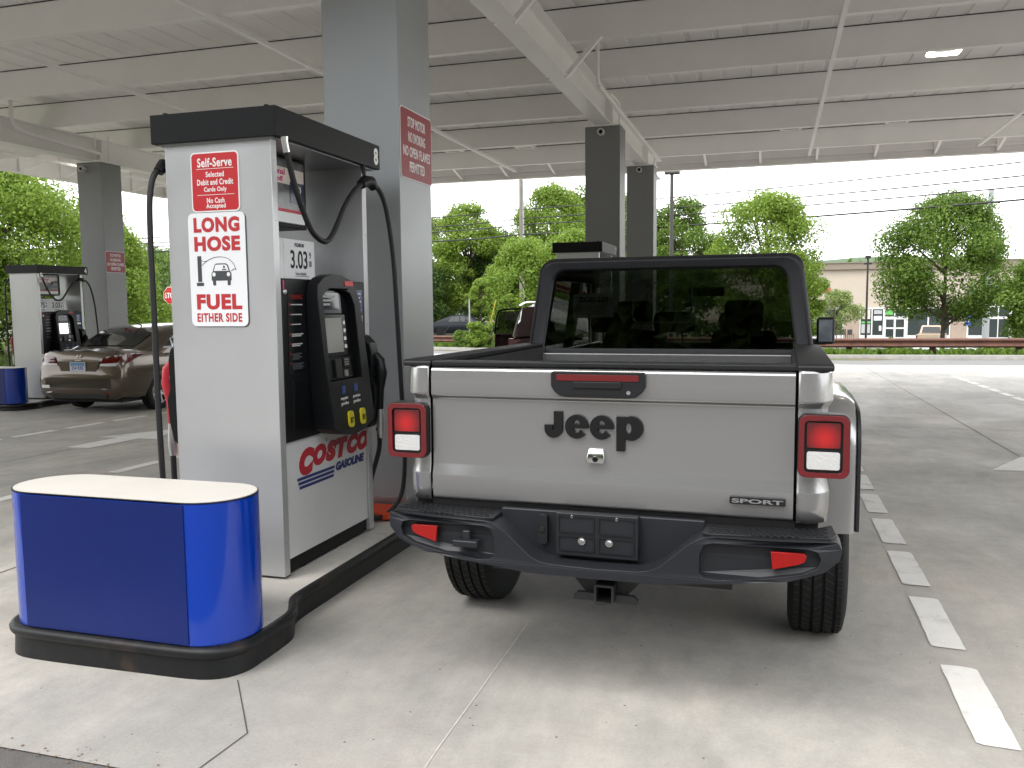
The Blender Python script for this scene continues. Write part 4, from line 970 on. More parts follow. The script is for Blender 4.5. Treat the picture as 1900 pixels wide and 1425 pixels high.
for s in (-1, 1):
    for y0, y1, d in ((1.79, 1.95, 0), (2.58, 2.68, 0), (3.06, 3.40, 1)):
        g = G(); g.loft([[(s*.800, y0+(.30 if d else 0), 1.262), (s*.800, y1+(.05 if d else 0), 1.262), (s*.775, y1+(.05 if d else 0), 1.262), (s*.775, y0+(.30 if d else 0), 1.262)], [(s*.735, y0, 1.70), (s*.735, y1-(.28 if d else 0), 1.70), (s*.70, y1-(.28 if d else 0), 1.70), (s*.70, y0, 1.70)]], True, True); g.obj('pillar', 'hardtop_black', tk, bevel=.006)
    G().add([(s*.80, 1.95, 1.264), (s*.80, 3.3, 1.264), (s*.735, 3.05, 1.70), (s*.735, 1.95, 1.70)], [(0, 1, 2, 3)]).obj('side_window', 'tint_glass', tk)
    mi = box('mirror', 'truck_black', tk, min(s*.865, s*.985), max(s*.865, s*.985), 3.16, 3.26, 1.255, 1.445, bevel=.02)
    box('mirror_glass', 'mirror', mi, min(s*.878, s*.968), max(s*.878, s*.968), 3.155, 3.158, 1.275, 1.428)
    box('mirror_arm', 'truck_black', mi, min(s*.80, s*.93), max(s*.80, s*.93), 3.20, 3.26, 1.25, 1.29)
G().add([(-.74, 3.42, 1.264), (.74, 3.42, 1.264), (.70, 3.10, 1.77), (-.70, 3.10, 1.77)], [(0, 1, 2, 3)]).obj('windshield', 'clear_glass', tk)
g = G(); g.v = [(x, yt(1.712, z), z) for x, y, z in inner]; g.f = [tuple(range(len(g.v)))]; rg = g.obj('rear_window', 'tint_glass', tk)
o_ = rrect(-.02, 1.555, .345, .235, .03); i_ = rrect(-.02, 1.557, .330, .218, .025)
G().prism(o_, 'y', 0, .012, hole=i_).xf(lambda x, y, z: (x, yt(1.722, z)+y, z)).obj('slider_frame', 'trim_metal', rg)
nt_ = G().prism([(-.545, 1.468), (-.545, 1.610), (-.305, 1.618), (-.300, 1.474)], 'y', 0, .002).xf(lambda x, y, z: (x, yt(1.716, z)+y, z)).obj('paper_permit', 'permit_paper', rg)
text('ZG85257', 'letter_grey', rg, (-.422, yt(1.714, 1.575), 1.578), (1, 0, 0), (0, .0995, .995), .185, .030, name='permit_number', bold=.02)
for k in range(4): G().box(-.53, -.33-.02*(k % 2), 0, .0005, 1.538-.014*k, 1.541-.014*k).xf(lambda x, y, z: (x, yt(1.7145, z)+y, z)).obj('permit_line', 'letter_grey', rg)
# seats and mirror inside
for y, xs_ in ((2.10, (-.40, .0, .40)), (2.85, (-.38, .38))):
    for x in xs_:
        st = box('seat_back', 'seat_cloth', tk, x-.22 if len(xs_) == 2 else x-.19, x+.22 if len(xs_) == 2 else x+.19, y, y+.13, .70, 1.30 if len(xs_) == 3 else 1.36, bevel=.05)
        box('headrest', 'seat_cloth', st, x-.13, x+.13, y+.01, y+.11, 1.37 if len(xs_) == 3 else 1.41, 1.50 if len(xs_) == 3 else 1.57, bevel=.04)
        for s in (-1, 1): G().tube([(x+s*.05, y+.06, 1.27), (x+s*.05, y+.06, 1.42)], .006, 6).obj('headrest_post', 'chrome', st)
box('inside_mirror', 'gauge_black', tk, -.02, .24, 3.02, 3.05, 1.60, 1.665, bevel=.015)
G().tube([(.38, 2.95+.10, 1.18), (.38, 2.90, 1.2)], .02, 8).obj('steering_column', 'seat_cloth', tk)
G().lathe([(.175, -.012), (.19, 0), (.175, .012), (.165, 0)], (-.38, 3.0, 1.18), 'y', 24).obj('steering_wheel', 'seat_cloth', tk, smooth=60)
# ================================================================== CARS
def lerp(tab, y, k):
    if y <= tab[0][0]: return tab[0][k]
    for a, b in zip(tab, tab[1:]):
        if y <= b[0]: return a[k]+(b[k]-a[k])*(y-a[0])/(b[0]-a[0])
    return tab[-1][k]
def boolcut(o, cutters):
    tmp = []
    for g in cutters:
        c = bpy.data.objects.new('c', g.mesh('c')); C.objects.link(c); tmp.append(c)
        m = o.modifiers.new('b', 'BOOLEAN'); m.object = c; m.operation = 'DIFFERENCE'; m.solver = 'EXACT'
    me = bpy.data.meshes.new_from_object(o.evaluated_get(bpy.context.evaluated_depsgraph_get()))
    old = o.data; o.modifiers.clear(); o.data = me; bpy.data.meshes.remove(old)
    for c in tmp: bpy.data.objects.remove(c)
    me.polygons.foreach_set('use_smooth', [True]*len(me.polygons)); me.set_sharp_from_angle(angle=R(38))
def shell(par, m, body, green, wheels, wr, arch=True, belt=.98, roofm=None):
    def ring(y, w, b, sh, t):
        h = [(0, b), (w*.80, b), (w*.955, b+.05), (w, b+.20), (w*1.0, sh-.14), (w*.975, sh), (w*.925, t-.04), (w*.80, t), (w*.4, t+.012), (0, t+.016)]
        return [(x, y, z) for x, z in h] + [(-x, y, z) for x, z in reversed(h[1:-1])]
    g = G().loft([ring(*s_) for s_ in body], True, True)
    o = g.obj('body', m, par, smooth=38)
    W = max(s_[1] for s_ in body)
    if arch: boolcut(o, [G().lathe([(0, -.36), (wr+.045, -.36), (wr+.045, .36), (0, .36)], (sx*W, wy, wr+.01), 'x', 32) for wy in wheels for sx in (-1, 1)])
    def gring(y, w, zb, zt):
        d = zt-zb; h = [(w*.935, zb-.03), (w*.90, zb+d*.25), (w*.82, zb+d*.72), (w*.76, zt-min(.05, d*.15)), (w*.66, zt-min(.012, d*.03)), (w*.35, zt), (0, zt+.004)]
        return [(x, y, z) for x, z in h] + [(-x, y, z) for x, z in reversed(h[:-1])]
    gh = G().loft([gring(*q) for q in green], False); gh.obj('cabin', roofm or m, par, smooth=30)
    def sx(y, z):
        w, zb, zt = lerp(green, y, 1), lerp(green, y, 2), lerp(green, y, 3); s_ = (z-zb)/max(.05, zt-zb)
        pts = [(-.05, .935), (.25, .90), (.72, .82), (.95, .76)]
        for a, b in zip(pts, pts[1:]):
            if s_ <= b[0]: return w*(a[1]+(b[1]-a[1])*(s_-a[0])/(b[0]-a[0]))
        return w*.76
    def win(poly, name='side_window', gm='sedan_glass', off=.007):
        for s in (-1, 1):
            dense = []
            for a, b in zip(poly, poly[1:]+poly[:1]):
                for k in range(4): dense.append((a[0]+(b[0]-a[0])*k/4, a[1]+(b[1]-a[1])*k/4))
            g = G().add([(s*(sx(y, z)+off), y, z) for y, z in dense], [tuple(t) for t in tessellate_polygon([[Vector((a, b, 0)) for a, b in dense]])]); g.obj(name, gm, par)
    return o, win, sx
mat('window_black', (0.012, 0.013, 0.013), 0.06, coat=0.5)
mat('underbody', (0.01, 0.01, 0.01), 0.8)
# ---- brown sedan
sz = gz(-10.5, 12.5)
sd_ = thing('sedan', 'brown sedan parked at the left pump seen from its right rear', 'car', (-10.85, 11.25, sz), R(1.0))
body = [(0.0, .66, .40, .58, .63), (.015, .76, .34, .60, .67), (.035, .80, .29, .64, .74), (.055, .815, .27, .74, .86), (.075, .82, .26, .82, .95), (.11, .828, .25, .86, 1.01), (.19, .838, .24, .875, 1.035), (.45, .848, .22, .885, 1.045), (.80, .852, .20, .89, 1.04), (1.3, .852, .20, .885, .985), (2.2, .852, .20, .87, .965), (3.2, .85, .20, .86, .955), (3.55, .845, .20, .82, .94), (4.0, .82, .21, .72, .84), (4.25, .75, .24, .62, .70), (4.36, .62, .30, .52, .60)]
green = [(.55, .80, 1.0, 1.045), (.80, .83, .99, 1.14), (1.15, .85, .985, 1.30), (1.45, .852, .98, 1.395), (1.8, .852, .975, 1.44), (2.2, .852, .97, 1.452), (2.6, .852, .965, 1.43), (2.85, .85, .96, 1.36), (3.45, .84, .95, .96)]
bo_, win, sx = shell(sd_, 'sedan_brown', body, green, (.93, 3.50), .305)
win([(1.42, 1.03), (2.03, 1.02), (2.0, 1.365), (1.80, 1.355), (1.52, 1.27), (1.42, 1.20)], gm='window_black'); win([(2.11, 1.02), (2.95, 1.01), (2.70, 1.29), (2.50, 1.36), (2.09, 1.37)], gm='window_black'); win([(1.12, 1.035), (1.36, 1.03), (1.36, 1.175)], 'quarter_window', 'window_black')
win([(1.37, 1.025), (1.41, 1.025), (1.41, 1.215), (1.37, 1.185)], 'window_post', 'trim_metal', .009)
g = G(); n = 6; rows = []
for k in range(n+1):
    y = .68+(1.36-.68)*k/n; zt = lerp(green, y, 3); w = lerp(green, y, 1)
    rows.append([(a*w*(.70-.06*k/n), y-.006, zt+.012-(.014 if abs(a) > .9 else 0)) for a in (-1, -.5, 0, .5, 1)])
g.loft(rows, False); g.obj('rear_window', 'window_black', sd_, smooth=60)
G().add([(-.60, 2.92, 1.335), (.60, 2.92, 1.335), (.66, 3.40, 1.0), (-.66, 3.40, 1.0)], [(0, 1, 2, 3)]).obj('windshield', 'window_black', sd_)
for s in (-1, 1):
    T = [(.47, .068, .935), (.62, .072, .962), (.76, .088, .985), (.838, .21, 1.0), (.850, .40, 1.0), (.853, .56, .985)]; Bm = [(.40, .047, .80), (.56, .047, .797), (.70, .055, .80), (.815, .12, .815), (.845, .27, .88), (.856, .545, .972)]
    mid = [tuple((a_+b_)/2+d for a_, b_, d in zip(p, q, (.006, -.006, 0))) for p, q in zip(T, Bm)]
    lm = G().loft([[(s*(x+.008), y-.010, z) for x, y, z in r] for r in (T, mid, Bm)], False).obj('tail_light', 'lens_red', sd_, smooth=60)
    lo2 = [tuple(p_*.55+q_*.45 for p_, q_ in zip(p, q)) for p, q in zip(mid, Bm)]
    G().loft([[(s*(x+.012), y-.015, z) for x, y, z in r[:4]] for r in (lo2, Bm)], False).obj('white_lens', 'lens_white', lm, smooth=60)
    G().prism([(s*.50, .405), (s*.52, .372), (s*.56, .352), (s*.64, .352), (s*.70, .372), (s*.715, .405)], 'y', .004, .03).xf(lambda x, y, z: (x, y+max(0, abs(x)-.6)*.25-.004, z)).obj('reflector', 'lens_red_deep', sd_)
    dl = lambda pts, p: G().tube([(s*(q[2]+.001), q[0], q[1]) for q in pts], .004, 4).obj('door_seam', 'seam_black', p)
    dl([(1.36, .99, .835), (1.34, .90, .846), (1.30, .80, .853), (1.32, .62, .853), (1.42, .42, .853)], sd_); dl([(2.07, .98, .835), (2.06, .70, .853), (2.06, .30, .853)], sd_)
    box('door_handle', 'chrome', sd_, min(s*.835, s*.868), max(s*.835, s*.868), 1.46, 1.64, .895, .925, bevel=.008)
    box('door_handle', 'chrome', sd_, min(s*.835, s*.868), max(s*.835, s*.868), 2.2, 2.38, .89, .92, bevel=.008)
    for wy in (.93, 3.50): wheel(sd_, s*.765, wy, s, .305, .19, .198, spokes=8, grooves=False, tread=False)
    box('mirror', 'sedan_brown', sd_, min(s*.86, s*1.0), max(s*.86, s*1.0), 2.86, 2.98, .98, 1.10, bevel=.03)
# boot lid recess, plate, badge, trims
G().prism([(-.42, .87), (.42, .87), (.34, .70), (-.34, .70)], 'y', .034, .06).xf(lambda x, y, z: (x, y-(.012 if z < .8 else 0), z)).obj('plate_recess', 'sedan_brown', sd_)
pq = G().prism(rrect(0, .785, .305, .155, .012), 'y', .012, .018).obj('licence_plate', 'plate_white', sd_)
G().box(-.14, .14, .0105, .0118, .80, .855).obj('plate_band', 'plate_blue', pq)
text('254 RRE', 'label_blue', pq, (0, .0118, .765), (1, 0, 0), (0, 0, 1), .24, .06, bold=.02)
text('H', 'chrome', sd_, (0, .055, .955), (1, 0, 0), (0, 0, 1), .11, .05, name='badge', shear=.3, bold=.03, depth=.004)
box('boot_handle', 'chrome', sd_, -.06, .06, .03, .045, .885, .895)
box('diffuser', 'underbody', sd_, -.55, .55, .01, .08, .27, .335, bevel=.01)
G().box(-.72, -.57, -.004, .02, .43, .48).obj('bumper_sticker', 'letter_white', sd_)
text('Sedan', 'chrome', sd_, (.52, -.002, .43), (1, 0, 0), (0, 0, 1), .10, .02, name='trim_script', depth=.003)
G().tube([(.05, 1.52, 1.415), (.03, 1.42, 1.47), (-.02, 1.22, 1.60)], [.012, .006, .003], 6).obj('antenna', 'pump_black', sd_)
box('undertray', 'underbody', sd_, -.70, .70, .2, 4.1, .19, .24)
for wy in (.93, 3.50): box('arch_liner', 'underbody', sd_, -.60, .60, wy-.36, wy+.36, .22, .66)
# ---- maroon SUV with an open door
vz = gz(-4.4, 17)
sv = thing('suv', 'dark red SUV with an open door seen beyond the truck bed', 'car', (-4.08, 16.15, vz), 0)
body2 = [(0, .80, .45, .70, .75), (.03, .88, .36, .80, 1.0), (.10, .92, .32, .92, 1.08), (.6, .94, .30, .98, 1.10), (1.5, .945, .28, .98, 1.08), (3.0, .945, .28, .96, 1.06), (3.6, .94, .28, .94, 1.05), (4.3, .90, .32, .84, .96), (4.6, .80, .36, .72, .84)]
green2 = [(.06, .90, 1.06, 1.10), (.16, .93, 1.06, 1.45), (.32, .94, 1.06, 1.69), (.8, .945, 1.05, 1.74), (1.8, .945, 1.05, 1.755), (2.5, .945, 1.05, 1.72), (2.85, .94, 1.05, 1.60), (3.5, .93, 1.04, 1.06)]
_, win, _ = shell(sv, 'suv_maroon', body2, green2, (.95, 3.65), .36)
win([(.42, 1.13), (1.0, 1.12), (1.0, 1.60), (.55, 1.60)], gm='window_black'); win([(1.08, 1.12), (1.9, 1.11), (1.9, 1.62), (1.08, 1.61)], gm='window_black'); win([(1.98, 1.11), (2.9, 1.11), (2.55, 1.60), (1.98, 1.62)], gm='window_black')
for s in (-1, 1):
    for wy in (.95, 3.65): wheel(sv, s*.84, wy, s, .36, .23, .23, spokes=6, grooves=False, tread=False)
    G().tube(spline([(s*.80, .40, 1.70), (s*.80, 1.0, 1.775), (s*.79, 2.3, 1.76)], 4), .02, 6).obj('roof_rail', 'chrome', sv, smooth=60)
    G().tube([(s*.875, .20, 1.10), (s*.80, .30, 1.45), (s*.74, .42, 1.66)], .012, 6).obj('pillar_trim', 'chrome', sv)
    box('tail_light', 'lens_red_deep', sv, min(s*.70, s*.935), max(s*.70, s*.935), .03, .22, .90, 1.06, bevel=.03)
    box('door_handle', 'chrome', sv, min(s*.93, s*.975), max(s*.93, s*.975), 1.0, 1.2, .93, .97, bevel=.01)
dr = G().loft([[(-.945, 1.98, .42), (-1.62, 1.55, .42), (-1.64, 1.60, .42), (-.965, 2.03, .42)], [(-.955, 1.98, .75), (-1.70, 1.50, .75), (-1.72, 1.55, .75), (-.975, 2.03, .75)], [(-.945, 1.98, 1.10), (-1.68, 1.51, 1.10), (-1.70, 1.56, 1.10), (-.965, 2.03, 1.10)]], True, True).obj('open_door', 'suv_maroon', sv, bevel=.01)
G().tube(spline([(-.94, 1.99, 1.10), (-.88, 1.95, 1.58), (-1.0, 1.84, 1.63), (-1.50, 1.55, 1.62), (-1.62, 1.50, 1.50), (-1.69, 1.52, 1.10)], 4), .022, 6).obj('door_frame', 'underbody', dr)
G().add([(-.945, 2.0, 1.10), (-1.68, 1.53, 1.10), (-1.58, 1.54, 1.58), (-.90, 1.97, 1.60)], [(0, 1, 2, 3)]).obj('door_glass', 'sedan_glass', dr)
# ---- distant parked cars
def simple_car(x, y, rz, m, lab, L=4.5, H=1.45, hw=.88, suv=False):
    t = thing('parked_car', lab, 'car', (x, y, th(x, y) if y < 48 or x < -8 else -2.31), rz, 'cars in the far lots')
    k = L/4.4; hh = H/1.45
    b = [(0, hw*.85, .4, .62*hh, .70*hh), (.08*k, hw*.96, .3, .80*hh, .95*hh), (.6*k, hw, .26, .84*hh, 1.0*hh), (2.2*k, hw, .24, .84*hh, .97*hh), (3.4*k, hw, .24, .80*hh, .94*hh), (4.1*k, hw*.95, .28, .68*hh, .80*hh), (4.4*k, hw*.8, .34, .56*hh, .62*hh)]
    gr = [(.1*k, hw, .95*hh, .98*hh), (.35*k, hw, .95*hh, 1.38*hh), (.8*k, hw, .95*hh, H), (2.3*k, hw, .94*hh, H), (2.7*k, hw, .94*hh, 1.34*hh), (3.4*k, hw, .93*hh, .95*hh)] if suv else [(.5*k, hw, .98*hh, 1.0*hh), (1.4*k, hw, .96*hh, 1.38*hh), (1.9*k, hw, .95*hh, H), (2.4*k, hw, .95*hh, H*.99), (2.7*k, hw, .94*hh, 1.36*hh), (3.4*k, hw, .93*hh, .95*hh)]
    _, wn, _ = shell(t, m, b, gr, (.85*k, 3.5*k), .31, arch=False)
    if suv: wn([(.42*k, 1.0*hh), (1.3*k, 1.0*hh), (1.3*k, 1.35*hh), (.55*k, 1.35*hh)], gm='window_black'); wn([(1.4*k, 1.0*hh), (2.85*k, .99*hh), (2.5*k, 1.35*hh), (1.4*k, 1.36*hh)], gm='window_black')
    else: wn([(1.3*k, 1.01*hh), (2.0*k, 1.0*hh), (2.0*k, 1.36*hh), (1.55*k, 1.32*hh)], gm='window_black'); wn([(2.06*k, 1.0*hh), (2.9*k, .99*hh), (2.55*k, 1.34*hh), (2.06*k, 1.36*hh)], gm='window_black')
    G().add([(-hw*.70, 2.76*k, 1.33*hh), (hw*.70, 2.76*k, 1.33*hh), (hw*.78, 3.36*k, 1.0*hh), (-hw*.78, 3.36*k, 1.0*hh)], [(0, 1, 2, 3)]).obj('windshield', 'window_black', t)
    for s in (-1, 1):
        for wy in (.85*k, 3.5*k): G().lathe([(0, -.1), (.2, -.1), (.31, -.09), (.31, .09), (.2, .1), (0, .1)], (s*(hw-.08), wy, .31), 'x', 20).obj('wheel', 'tyre', t, smooth=40)
        box('tail_light', 'lens_red_deep', t, min(s*hw*.6, s*hw*.94), max(s*hw*.6, s*hw*.94), .0, .09*k, .74*hh, .88*hh)
        box('headlight', 'lens_white', t, min(s*hw*.5, s*hw*.8), max(s*hw*.5, s*hw*.8), 4.22*k, 4.34*k, .56*hh, .66*hh)
    return t
simple_car(-21.6, 52.0, R(-70), 'car_navy', 'dark car just right of the near column behind the shrubs', 4.6)
simple_car(18.4, 66.0, R(-78), 'car_white', 'white SUV at the right edge beyond the guardrail', 4.9, 1.85, .98, True)
simple_car(8.3, 59.0, R(-84), 'car_silver', 'pale low car roof showing behind the guardrail under the big tree', 4.6, 1.42)
tp = thing('parked_pickup', 'tan pickup truck parked in front of the shop doors', 'pickup truck', (12.4, 78, -2.31), R(-14), 'cars in the far lots')
G().prism([(0, .55), (0, 1.10), (2.0, 1.10), (2.0, 1.12), (4.0, 1.10), (5.3, 1.02), (5.4, .55)], 'x', -.98, .98).obj('body', 'car_tan', tp, bevel=.06)
G().loft([[(-.92, 1.95, 1.10), (.92, 1.95, 1.10), (.92, 4.0, 1.10), (-.92, 4.0, 1.10)], [(-.76, 2.15, 1.80), (.76, 2.15, 1.80), (.76, 3.3, 1.80), (-.76, 3.3, 1.80)]], True, True).obj('cab', 'car_tan', tp, bevel=.05)
G().add([(-.72, 1.955, 1.18), (.72, 1.955, 1.18), (.64, 2.10, 1.70), (-.64, 2.10, 1.70)], [(0, 1, 2, 3)]).obj('rear_window', 'window_black', tp)
for s in (-1, 1):
    G().add([(s*.905, 2.2, 1.18), (s*.905, 3.75, 1.18), (s*.80, 3.25, 1.70), (s*.80, 2.3, 1.70)], [(0, 1, 2, 3)]).obj('side_window', 'window_black', tp)
    box('tail_light', 'lens_red_deep', tp, min(s*.86, s*.97), max(s*.86, s*.97), -.01, .03, .75, 1.02)
    for wy in (1.1, 4.4): G().lathe([(0, -.12), (.24, -.12), (.38, -.1), (.38, .1), (.24, .12), (0, .12)], (s*.86, wy, .38), 'x', 20).obj('wheel', 'tyre', tp, smooth=40)

# ================================================================== GUARDRAIL
gr_ = thing('guardrail', 'rust brown steel guardrail running along the far kerb', 'guardrail', (0, 0, 0))
gp = [(x, ky(x)+.75) for x in [-17, -15, -13, -11.4, -9, -6.5, -4, -2, 0, 1.9, 4, 6, 7.6, 10, 13, 16, 20, 26]]
def gbase(x, y): return gz(max(x, -20), min(ky(x), 38)) + .12
g = G(); rings = []
for i, (x, y) in enumerate(gp):
    a, b = gp[max(i-1, 0)], gp[min(i+1, len(gp)-1)]; t_ = Vector((b[0]-a[0], b[1]-a[1], 0)).normalized(); n_ = Vector((-t_.y, t_.x, 0)); z = gbase(x, y)
    rings.append([Vector((x, y, z))+n_*o+Vector((0, 0, h)) for o, h in ((.02, .23), (-.06, .26), (-.075, .29), (-.02, .36), (-.02, .40), (-.075, .47), (-.06, .51), (.02, .54), (.03, .54), (.0, .40), (.0, .36), (.03, .23))])
g.loft(rings, True, True); g.obj('rail_beam', 'rust_steel', gr_, smooth=30)
k = 0; d = 0.0
acc = [0]
for a, b in zip(gp, gp[1:]): acc.append(acc[-1]+math.hypot(b[0]-a[0], b[1]-a[1]))
s_ = .6
while s_ < acc[-1]:
    for i in range(len(gp)-1):
        if acc[i] <= s_ <= acc[i+1]:
            f = (s_-acc[i])/(acc[i+1]-acc[i]); x = gp[i][0]+(gp[i+1][0]-gp[i][0])*f; y = gp[i][1]+(gp[i+1][1]-gp[i][1])*f; z = gbase(x, y)
            box('post', 'rust_post', gr_, x-.09, x+.09, y+.035, y+.20, z-.4, z+.50, bevel=.008); break
    s_ += 2.6
# ================================================================== SHOPS
Y0 = 95.0
sh = thing('shop_building', 'tan single storey shop building with brown cornice behind the trees', 'building', (0, Y0, -2.2))
box('wall', 'stucco', sh, -12, 46, 0.0, 20, 0, 7.25)
co_ = box('cornice', 'cornice', sh, -12.2, 46.2, -.35, 20.2, 7.08, 7.72)
box('cornice_cap', 'cornice', co_, -12.3, 46.3, -.45, 20.3, 7.722, 7.80)
box('base_band', 'stone_pier', sh, -12, 46, -.06, -.001, .0, 2.0)
def shopfront(x0, x1, parts, z1=3.15):
    f = box('shopfront', 'shop_frame', sh, x0, x1, -.16, -.061, .0, z1)
    for (a, b, c, d, m) in parts: box('pane', m, f, a, b, -.185, -.161, c, d)
    return f
f1 = shopfront(8.55, 13.0, [(8.65, 9.65, .35, 3.0, 'shop_glass'), (9.78, 10.75, .35, 3.0, 'shop_glass'), (10.95, 11.8, 2.25, 3.0, 'shop_glass'), (11.92, 12.85, 2.25, 3.0, 'shop_glass'), (11.05, 11.78, .15, .98, 'shop_glass'), (11.05, 11.78, 1.15, 1.95, 'shop_glass'), (11.98, 12.75, .15, .98, 'shop_glass'), (11.98, 12.75, 1.15, 1.95, 'shop_glass')])
for a, b, c, d, m in ((8.75, 9.55, 2.0, 2.95, 'poster_pale'), (9.9, 10.65, 2.5, 2.9, 'paper'), (9.9, 10.62, 1.85, 2.3, 'sign_white'), (8.72, 9.6, 1.55, 1.75, 'poster_green'), (8.72, 9.55, .55, 1.45, 'paper'), (10.95, 11.75, 2.4, 2.9, 'poster_green'), (10.4, 10.62, .8, 1.3, 'sign_white')): box('poster', m, f1, a, b, -.192, -.186, c, d)
shopfront(13.0, 17.0, [(13.1, 14.9, .35, 3.0, 'shop_glass'), (15.05, 16.9, .35, 3.0, 'shop_glass')])
shopfront(1.0, 7.0, [(1.1, 3.0, .35, 3.0, 'shop_glass'), (3.1, 5.0, .35, 3.0, 'shop_glass'), (5.1, 6.9, .35, 3.0, 'shop_glass')])
shopfront(18.5, 25.5, [(18.6, 20.2, .35, 3.0, 'shop_glass'), (20.5, 21.2, 2.2, 3.1, 'shop_glass'), (21.3, 22.2, 2.2, 3.1, 'shop_glass'), (20.5, 21.2, .15, 1.95, 'shop_glass'), (21.3, 22.2, .15, 1.95, 'shop_glass'), (22.5, 25.3, .35, 3.0, 'shop_glass')], 3.3)
for a, b in ((7.0, 8.55), (17.0, 18.5)): box('stone_pier', 'stone_pier', sh, a, b, -.12, -.062, 0, 3.2)
text('GS', 'logo_red', sh, (5.35, -.10, 4.98), (1, 0, 0), (0, 0, 1), .75, .42, name='shop_letters', bold=.05, depth=.1)
text('PP', 'sign_blue', sh, (21.1, -.10, 4.85), (1, 0, 0), (0, 0, 1), .80, .60, name='shop_letters', bold=.05, depth=.1)
text('YF', 'sign_blue', sh, (18.85, -.10, 4.85), (1, 0, 0), (0, 0, 1), .75, .60, name='shop_letters', bold=.03, depth=.1)
for i, (x, lab) in enumerate(((6.9, 'dark patio chair by the stone pier, left one'), (7.6, 'dark patio chair by the stone pier, right one'))):
    t = thing('patio_chair', lab, 'chair', (x, 93.2, -2.19), R(20*i), 'patio chairs outside the shops')
    box('seat', 'pole_dark', t, -.25, .25, -.25, .25, .42, .46); box('backrest', 'pole_dark', t, -.25, .25, .22, .26, .46, .95)
    for a in (-.22, .22):
        for b in (-.22, .22): box('leg', 'pole_dark', t, a-.02, a+.02, b-.02, b+.02, 0, .419)
hs = thing('parking_sign', 'small blue accessible parking sign on a post', 'sign', (16.5, 84, -2.31))
G().tube([(0, 0, 0), (0, 0, 2.6)], .03, 6).obj('post', 'pole_grey', hs); box('plate', 'sign_blue', hs, -.22, .22, -.06, -.035, 1.7, 2.6)
G().prism([(-.08, 2.0), (.02, 2.0), (.06, 2.25), (-.03, 2.4), (-.10, 2.3)], 'y', -.07, -.061).obj('symbol', 'letter_white', hs)
# ================================================================== POLES AND WIRES
def pole(name, lab, cat, x, y, h, r0, r1, m, z=None):
    t = thing(name, lab, cat, (x, y, th(x, y) if z is None else z)); G().tube([(0, 0, -.3), (0, 0, h*.5), (0, 0, h)], [r0, (r0+r1)/2, r1], 10).obj('shaft', m, t, smooth=60); return t
lp_ = pole('lamp_post', 'dark lamp post with flat head right of the farthest column', 'lamp post', -3.83, 34, 6.95, .09, .07, 'pole_dark')
box('lamp_head', 'pole_dark', lp_, -.28, .30, -.16, .16, 6.85, 7.02, bevel=.02)
lp2 = pole('lamp_post', 'thin dark lamp post left of the large maple by the shops', 'lamp post', 4.84, 50, 6.55, .07, .05, 'pole_dark')
box('lamp_head', 'pole_dark', lp2, -.14, .14, -.14, .14, 6.5, 6.66, bevel=.02); box('lamp_arm', 'pole_dark', lp2, -.2, .2, -.04, .04, 6.18, 6.26)
up1 = pole('utility_pole', 'tall weathered utility pole rising between the near column and the far columns', 'utility pole', -15.45, 53, 11.5, .17, .12, 'pole_wood')
box('cable_guard', 'pole_grey', up1, .12, .19, -.10, .02, 0, 10)
up2 = pole('utility_pole', 'utility pole with a wooden crossarm above the trees', 'utility pole', -18.95, 75, 12.9, .17, .13, 'pole_wood')
box('crossarm', 'pole_wood', up2, -1.7, 1.7, -.08, .08, 11.95, 12.10)
for s in (-1, 1): G().bar((s*.8, 0, 11.95), (0, 0, 11.2), .05, .05).obj('arm_brace', 'pole_wood', up2)
for x in (-1.5, -.8, .8, 1.5): G().lathe([(0, 0), (.06, 0), (.05, .2), (0, .22)], (x, 0, 12.1), 'z', 8).obj('insulator', 'pole_grey', up2)
pole('utility_pole', 'grey utility pole standing behind the large maple', 'utility pole', 11.7, 55, 10.1, .19, .15, 'pole_grey', -2.3)
def wire(a, b, sag, r, lab):
    a, b = Vector(a), Vector(b); pts = [a.lerp(b, k/14)-Vector((0, 0, 4*sag*(k/14)*(1-k/14))) for k in range(15)]
    tag(G().tube(pts, r, 5).obj('overhead_cable', 'wire', smooth=60), lab, 'cable', 'overhead cables across the sky')
PA = Vector((-15.45, 53)); dirn = Vector((31.9, -15)).normalized()
names = ['topmost', 'second', 'third', 'lowest and thickest']
for k, (zl, zr, r) in enumerate(((7.55, 7.45, .030), (6.98, 6.88, .032), (6.60, 6.42, .032), (5.98, 5.90, .044))):
    A = (PA.x, PA.y, zl+.05); Q = PA+dirn*38; B_ = (Q.x, Q.y, zr+.02); L_ = PA-dirn*75
    wire(A, B_, .25, r, names[k] + ' overhead cable crossing the sky right of the far columns')
    z1_ = (6.99, 6.42, 6.10, 5.53)[k]; z2_ = (5.42, 5.15, 4.95, 4.68)[k]
    tag(G().tube(spline([A, (-20.2, 50, z1_), (-35.5, 40.3, z2_), (-58, 26, z2_-1.6)], 5), r, 5).obj('overhead_cable', 'wire', smooth=60), names[k] + ' overhead cable running left behind the near column', 'cable', 'overhead cables across the sky')
wire((-15.45, 53, 7.0), (-19.5, 49, th(-19.5, 49)), 0, .012, 'steep guy wire running down from the tall utility pole')
gw = thing('guy_marker', 'yellow guy wire marker standing behind the clipped shrubs', 'marker', (-12.55, 35.6+1.6, .05))
G().tube([(0, 0, 0), (.45, .1, 1.75)], .024, 8).obj('sleeve', 'marker_yellow', gw)
sp_ = pole('sign_post', 'thin grey sign post beside the small rounded tree', 'sign post', -13.5, 37.6, 2.3, .035, .035, 'pole_grey')
